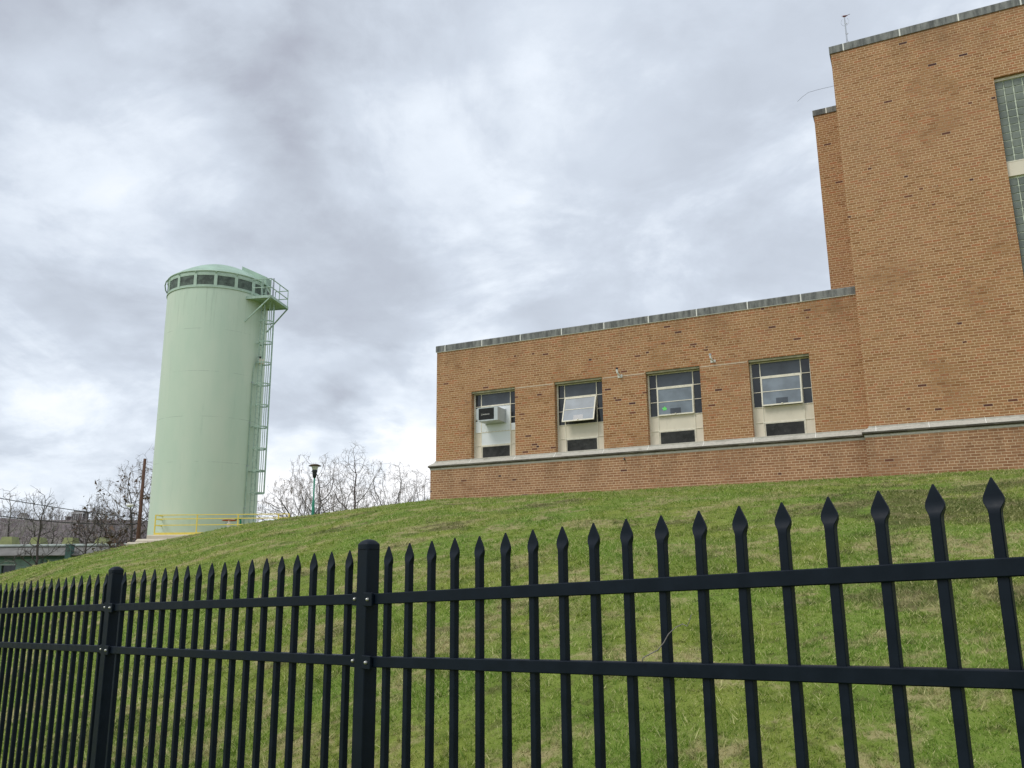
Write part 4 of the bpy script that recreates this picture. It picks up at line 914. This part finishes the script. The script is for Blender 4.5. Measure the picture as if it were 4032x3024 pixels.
# ------------------------------------------------------------------ bare trees
def tree(name, label, base, H, seed, crown, pods=0, leaves=0, mat='bark', tw='twig', npts=820, group=None, tip=.0115, lean=0., step=None, th=.14, gravity=.0, rexp=2.2, kill=1.3):
    """space colonisation: limbs grow towards points scattered through the crown; crown = ellipsoids (x, z, rx, rz, weight) as fractions of H"""
    rg = np.random.default_rng(seed); root = empty(name, base); tag(root, label, 'tree', group)
    st = step or H * .028; A = []
    wsum = sum(c_[4] for c_ in crown)
    for ex, ez, rx, rz_, w_ in crown:
        k_ = int(npts * w_ / wsum); d = rg.normal(size=(k_, 3)); d /= np.linalg.norm(d, axis=1)[:, None]; d *= rg.uniform(.15, 1, (k_, 1)) ** (1 / 2.2)
        A.append(np.array([ex, rg.uniform(-.04, .04), ez]) * H + d * np.array([rx, rx, rz_]) * H)
    A = np.concatenate(A); A = A[A[:, 2] > H * .10]
    nodes = [np.array([0., 0, -.3])]; par = [-1]
    while nodes[-1][2] < H * th: nodes.append(nodes[-1] + np.array([lean * st * .6 + rg.normal() * st * .08, rg.normal() * st * .08, st])); par.append(len(nodes) - 2)
    ntr = len(nodes); Pn = np.array(nodes); alive = np.ones(len(A), bool)
    near = np.zeros(len(A), int); nd = np.full(len(A), 1e9)
    def upd(i0):
        for i in range(i0, len(Pn)):
            dd = np.linalg.norm(A - Pn[i], axis=1); m_ = dd < nd; nd[m_] = dd[m_]; near[m_] = i
    upd(0); cnt = {}
    for it in range(160):
        if not alive.any(): break
        new = []
        for i in np.unique(near[alive]):
            if cnt.get(i, 0) >= 3: continue
            v_ = A[alive & (near == i)] - Pn[i]; v_ = v_ / (np.linalg.norm(v_, axis=1)[:, None] + 1e-9); d = v_.mean(0) + (Pn[i] - Pn[max(par[i], 0)]) / st * .35 + rg.normal(size=3) * .13 + np.array([0, 0, gravity])
            cnt[i] = cnt.get(i, 0) + 1; new.append((i, Pn[i] + d / (np.linalg.norm(d) + 1e-9) * st * rg.uniform(.7, 1.2)))
        if not new: break
        i0 = len(Pn); Pn = np.vstack([Pn, np.array([q_ for _, q_ in new])]); par += [int(i) for i, _ in new]; upd(i0); alive &= nd > st * kill
        if len(Pn) > 6000: break
    n_ = len(Pn); kids = [[] for _ in range(n_)]
    for i in range(1, n_): kids[par[i]].append(i)
    R_ = np.zeros(n_)
    for i in range(n_ - 1, -1, -1): R_[i] = tip if not kids[i] else (sum(R_[k_] ** rexp for k_ in kids[i])) ** (1 / rexp)
    R_ = np.minimum(R_, H * .017)
    mt, mc, mp, ml, mlb = MB(), MB(), MB(), MB(), MB()
    mt.tube([Vector(p) for p in Pn[:ntr]], [float(R_[i]) * (1.25 if i == 0 else 1.05) for i in range(ntr)], 8, cap=False)
    heads = [(i, k_) for i in range(ntr) for k_ in kids[i] if k_ >= ntr]
    while heads:
        i, k_ = heads.pop(); ch = [i, k_]
        while kids[ch[-1]]:
            ks = sorted(kids[ch[-1]], key=lambda q_: -R_[q_]); heads += [(ch[-1], q_) for q_ in ks[1:]]; ch.append(ks[0])
        rr_ = [float(min(R_[c_], R_[k_])) for c_ in ch]; big_ = rr_[0] > .045
        cut = next((q_ for q_, r_q in enumerate(rr_) if r_q < tip * 2.6), len(rr_))
        if cut > 1: mlb.tube([Vector(Pn[c_]) for c_ in ch[:cut]], rr_[:cut], 5, cap=False)
        c0_ = max(cut - 1, 0)
        if len(ch) - c0_ > 1: mc.tube([Vector(Pn[c_]) for c_ in ch[c0_:]], rr_[c0_:], 3, cap=False)
        e_ = Vector(Pn[ch[-1]]); d_ = (e_ - Vector(Pn[ch[-2]])).normalized()
        for _ in range(rg.integers(3, 6)):           # fine end twigs
            w_ = (d_ + Vector(rg.normal(size=3)) * .55 + Vector((0, 0, .25))).normalized(); L_ = st * rg.uniform(.8, 2.0)
            mc.tube([e_, e_ + w_ * L_ * .5, e_ + (w_ + Vector(rg.normal(size=3)) * .2) * L_], [tip * .7, tip * .55, tip * .35], 3, cap=False)
        if pods and rg.random() < pods:
            for _ in range(rg.integers(1, 4)):
                q_ = e_ + Vector((rg.uniform(-.15, .15), rg.uniform(-.15, .15), 0)); mp.tube([q_, q_ + Vector((rg.uniform(-.05, .05), 0, -rg.uniform(.25, .45)))], [.017, .011], 3, cap=False)
        if leaves:
            for _ in range(int(leaves * 10)):
                q_ = Vector(Pn[ch[rg.integers(0, len(ch))]]) + Vector(rg.normal(size=3)) * .22; s_ = rg.uniform(.07, .16)
                ml.add([q_ + Vector(rg.normal(size=3)) * s_ for _ in range(3)], [(0, 1, 2)])
    mt.build('trunk', M[mat], root, smooth=True); cr_ = mc.build('crown', M[tw], root)
    if mlb.v: mlb.build('limbs', M[mat], root, smooth=True)
    if mp.v: mp.build('seed_pods', M['pod'], cr_)
    if ml.v: ml.build('dry_leaves', M['leaf_dry'], cr_)
    return root
def tb(px, Y, z=PLAT - .1): p = at(px, 2000, Y); return (p.x, Y, z)
def top(py, Y, z=PLAT - .1, px=1300): return at(px, py, Y).z - z
G1 = 'leafless trees behind the grass crest'
DOME = lambda w, h=.62, r=.40: [(0, h, w, r, 3), (-w * .55, h * .72, w * .55, r * .6, 1), (w * .55, h * .72, w * .55, r * .6, 1)]
tree('bare_tree', 'spreading leafless tree full of hanging pods left of the green street lamp', tb(1172, 84), top(1862, 84), 3, [(-.05, .62, .42, .38, 3), (-.38, .50, .28, .26, 1.5), (.3, .55, .3, .3, 1)], .75, group=G1)
tree('bare_tree', 'tall leafless pod tree directly behind the green street lamp', tb(1250, 88), top(1778, 88), 8, [(-.14, .80, .16, .18, 1), (.14, .80, .20, .18, 1), (.0, .58, .36, .22, 1.6), (-.2, .42, .22, .18, .8), (.28, .42, .22, .18, .8)], .75, group=G1, npts=1000)
tree('bare_tree', 'tallest leafless tree midway between the street lamp and the brick building', tb(1378, 80), top(1745, 80), 14, [(.03, .86, .13, .13, 1), (.14, .74, .22, .10, 1), (-.10, .76, .16, .10, .8), (.02, .60, .22, .10, .6), (-.15, .45, .2, .15, .6), (.2, .42, .18, .15, .5)], .0, mat='bark_red', th=.30, lean=.12, group=G1)
tree('bare_tree', 'low wide leafless tree in front of the tallest bare tree', tb(1325, 92), top(1862, 92), 21, DOME(.5), .5, group=G1)
tree('bare_tree', 'round crowned leafless tree left of the brick building, second from its corner', tb(1538, 86), top(1818, 86), 5, DOME(.46), .35, group=G1)
tree('bare_tree', 'leafless tree partly hidden by the left corner of the brick building', tb(1655, 88), top(1850, 88), 17, DOME(.42), .35, group=G1)
tree('bare_tree', 'small low leafless tree between the lamp tree and the brick building', tb(1455, 96), top(1885, 96), 33, DOME(.5), .4, group=G1, npts=300)
tree('bare_tree', 'bushy leafless tree showing dry leaves and pods immediately left of the utility pole', tb(532, 80, -.5), at(500, 1800, 80).z + .5, 7, [(-.02, .76, .22, .22, 2), (-.2, .62, .22, .22, 1.2), (.15, .62, .22, .22, 1), (-.18, .42, .25, .18, 1)], .85, leaves=.2, npts=900, th=.26)
tree('bare_tree', 'leafless pod tree half hidden behind the left edge of the tank', tb(650, 88, 1), at(610, 1740, 88).z - 1, 12, [(0, .7, .3, .3, 2), (-.15, .45, .25, .2, 1)], .7)
# younger trees before the shed
def young(px, Y, py_top, seed, label, crown, **kw):
    z = hz(at(px, 2200, Y).x, Y) - .1; return tree('young_tree', label, tb(px, Y, z), at(px, py_top, Y).z - z, seed, crown, group='young bare trees at the lower left', tip=.012, npts=300, step=.24, tw='bark', th=.12, gravity=.12, rexp=2.1, **kw)
young(172, 38, 1920, 2, 'slim leafless tree with low branches, left of the others at the grass edge', [(0, .72, .13, .28, 2), (0, .40, .24, .25, 1.2), (-.1, .25, .3, .12, .5)])
young(357, 40, 1965, 9, 'small forked leafless tree midway between the left edge and the tank', [(.12, .72, .16, .26, 1.4), (-.12, .45, .22, .25, 1), (.1, .3, .3, .14, .5)])
young(448, 42, 2100, 19, 'little bushy leafless sapling just left of the concrete steps', [(0, .55, .4, .42, 1)], leaves=.3)
# valley trees
VC = [(0, .80, .13, .2, 1), (-.14, .66, .14, .2, .8), (.14, .68, .14, .2, .8), (0, .45, .2, .18, .6)]
for k, (px, Y, py, sd_, lab) in enumerate([(40, 150, 1915, 41, 'leafless tree forking high above the lower cable at the left edge'), (130, 160, 1930, 42, 'leaning leafless tree between the two leftmost bare trees and the far house'),
                                          (215, 190, 1960, 43, 'thin leafless tree before the hillside above the slim young tree'), (385, 120, 1955, 44, 'pale leafless tree standing left of the pod tree'),
                                          (440, 105, 1965, 45, 'dense tangled leafless tree full of dry brown leaves left of the utility pole')]):
    cr_ = VC if k < 4 else [(-.1, .62, .3, .3, 2), (.2, .58, .25, .25, 1), (0, .3, .3, .2, 1)]
    tree('valley_tree', lab, tb(px, Y, -4.6), at(px, py, Y).z + 4.6, sd_, cr_, 0, 1.0 if k == 4 else 0, group='leafless trees down in the valley', tip=.032 if k < 4 else .03, tw='bark' if k == 4 else 'twig', npts=380 if k < 4 else 1000, th=.35 if k < 4 else .2, gravity=.15 if k < 4 else 0, lean=.3 if k == 1 else 0)

# ------------------------------------------------------------------ teal building in the valley
y_ = 100; zr, ze = 3.86, 2.58
TBd = empty('long_shed', (-56, y_, 0)); tag(TBd, 'long low teal shed with a grey tin roof beyond the lawn', 'shed')
m = MB(); x0, x1 = -20, 14
prof_r = [(-1.6, ze), (.2, zr - .28), (.9, zr - .05)]
m.add([(x0, -1.7, ze), (x1, -1.7, ze), (x1, .6, zr - .30), (x0, .6, zr - .30), (x0, 4, zr - 2), (x1, 4, zr - 2), (x0, -1.7, ze - .08), (x1, -1.7, ze - .08), (x0, 4, ze - .08), (x1, 4, ze - .08)],
      [(0, 1, 2, 3), (3, 2, 5, 4), (0, 6, 7, 1), (6, 8, 9, 7), (1, 7, 9, 5, 2), (0, 3, 4, 8, 6), (4, 5, 9, 8)]); m.build('roof', M['tin_roof'], TBd)
m = MB(); m.tube([(x0, .55, zr - .14), (x1, .55, zr - .14)], .17, 10)
for x_ in range(-18, 14, 3): m.tube([(x_, .55, zr - .14), (x_ + .08, .55, zr - .14)], .18, 10)
m.build('ridge', M['tin_ridge'], TBd)
m = MB(); wx0, wx1, wz0, wz1 = -3.45, -1.8, -.3, 1.47
m.box(x0 + .4, wx0, -.6, 3.5, -5, ze - .09); m.box(wx1, x1 - .4, -.6, 3.5, -5, ze - .09); m.box(wx0, wx1, -.6, 3.5, wz1, ze - .09); m.box(wx0, wx1, -.6, 3.5, -5, wz0); m.box(wx0, wx1, -.2, 3.5, wz0, wz1)
m.build('wall', M['teal_wall'], TBd)
m = MB(); m.box(x0 + .3, x1 - .3, -.75, -.602, ze - .42, ze - .1); m.box(1.1, 1.35, -.72, -.604, -5, ze - .42); m.box(1.7, 1.9, -.72, -.604, -5, ze - .42); m.build('trim', M['teal_trim'], TBd)  # dark strip under the eave stands for its shadow; uprights are pilasters
m = MB(); m.box(wx0, wx1, -.35, -.3, wz0, wz1); wd = m.build('window', M['glass_dark'], TBd)
m = MB(); n_ = 12
for k in range(n_): 
    a0_, a1_ = math.pi * k / n_, math.pi * (k + 1) / n_; cx_ = (wx0 + wx1) / 2; rx, rz_ = (wx1 - wx0) / 2 + .05, .42
    m.add([(cx_ + rx * math.cos(a_), yy_, wz1 + .12 + rz_ * math.sin(a_) * s_) for yy_ in (-.68, -.6) for a_ in (a0_, a1_) for s_ in (.72, 1)], [(0, 1, 3, 2), (4, 6, 7, 5), (0, 4, 5, 1), (2, 3, 7, 6), (0, 2, 6, 4), (1, 5, 7, 3)])
m.box(wx0 - .1, wx1 + .1, -.66, -.602, wz1, wz1 + .14); m.build('arched_head', M['tin_ridge'], wd)
m = MB(); m.box(4.45, 5.1, -1.85, -1.1, ze - .45, zr - .16); m.box(4.38, 5.17, -1.9, -1.05, zr - .16, zr - .10); m.build('chimney', M['teal_trim'], TBd)
for xa, xb, h_ in ((-5.5, -3.8, 1.15), (-1.9, -.4, 1.05), (2.0, 3.5, .98), (5.9, 7.5, .98)):
    m = MB(); s = .25; zb_ = zr - .15
    m.add([(xa, 1.6, zb_), (xb, 1.6, zb_), (xb, 3.4, zb_), (xa, 3.4, zb_), (xa + s, 1.8, zb_ + h_), (xb - s, 1.8, zb_ + h_), (xb - s, 3.2, zb_ + h_), (xa + s, 3.2, zb_ + h_)], [(0, 3, 2, 1), (4, 5, 6, 7), (0, 1, 5, 4), (1, 2, 6, 5), (2, 3, 7, 6), (3, 0, 4, 7)]); m.build('skylight', M['skylight'], TBd)

# ------------------------------------------------------------------ houses on the ridge
M['house_white'] = paint('white_clapboard', (.62, .62, .60), .8, .1, .5); M['house_dark'] = paint('dark_shingle', (.10, .09, .085), .9, .2, .5)
c = at(305, 2030, 545); H1 = empty('columned_house', (c.x, 545, float(hillz(c.x, 545)))); H1.scale = (.62, .8, .85); tag(H1, 'white columned house on the far ridge', 'house')
m = MB(); m.box(-6, 6, 1, 9, -2, 5.4); m.box(-13, -6, 1, 8, -2, 2.4); m.build('wall', M['house_dark'], H1)
for k in range(6): m = MB(); m.tube([(-5.5 + k * 2.2, -.6, -1), (-5.5 + k * 2.2, -.6, 4.6)], .45, 8); m.build('column', M['house_white'], H1)
m = MB(); m.box(-6.2, 6.2, -1.2, 1, 4.6, 5.5); m.box(-13.2, -6, -.2, 1, 2.4, 3.0); m.build('cornice', M['house_white'], H1)
m = MB(); m.add([(-6.4, -1.2, 5.5), (6.4, -1.2, 5.5), (6.4, 9.4, 5.5), (-6.4, 9.4, 5.5), (-5, 4, 7), (5, 4, 7)], [(0, 1, 5, 4), (2, 3, 4, 5), (1, 2, 5), (3, 0, 4), (3, 2, 1, 0)]); m.build('roof', M['house_dark'], H1)
c = at(82, 2032, 545); H2 = empty('small_white_house', (c.x, 545, float(hillz(c.x, 545)))); tag(H2, 'small white gabled house at the left of the far ridge', 'house')
m = MB(); m.add([(-2.2, 0, -2), (2.2, 0, -2), (2.2, 6, -2), (-2.2, 6, -2), (-2.2, 0, 2.6), (2.2, 0, 2.6), (2.2, 6, 2.6), (-2.2, 6, 2.6), (0, 0, 4.4), (0, 6, 4.4)], [(0, 1, 5, 8, 4), (2, 3, 7, 9, 6), (1, 2, 6, 5), (3, 0, 4, 7), (4, 8, 9, 7), (5, 6, 9, 8)]); w_ = m.build('wall', M['house_white'], H2)
m = MB(); m.add([(-2.6, -.4, 2.5), (0, -.4, 4.7), (2.6, -.4, 2.5), (-2.6, 6.4, 2.5), (0, 6.4, 4.7), (2.6, 6.4, 2.5)], [(0, 1, 4, 3), (1, 2, 5, 4)]); m.build('roof', M['house_dark'], H2)
m = MB(); m.box(-.35, .35, -.05, .02, .2, 1.4); m.build('window', M['glass_dark'], w_)
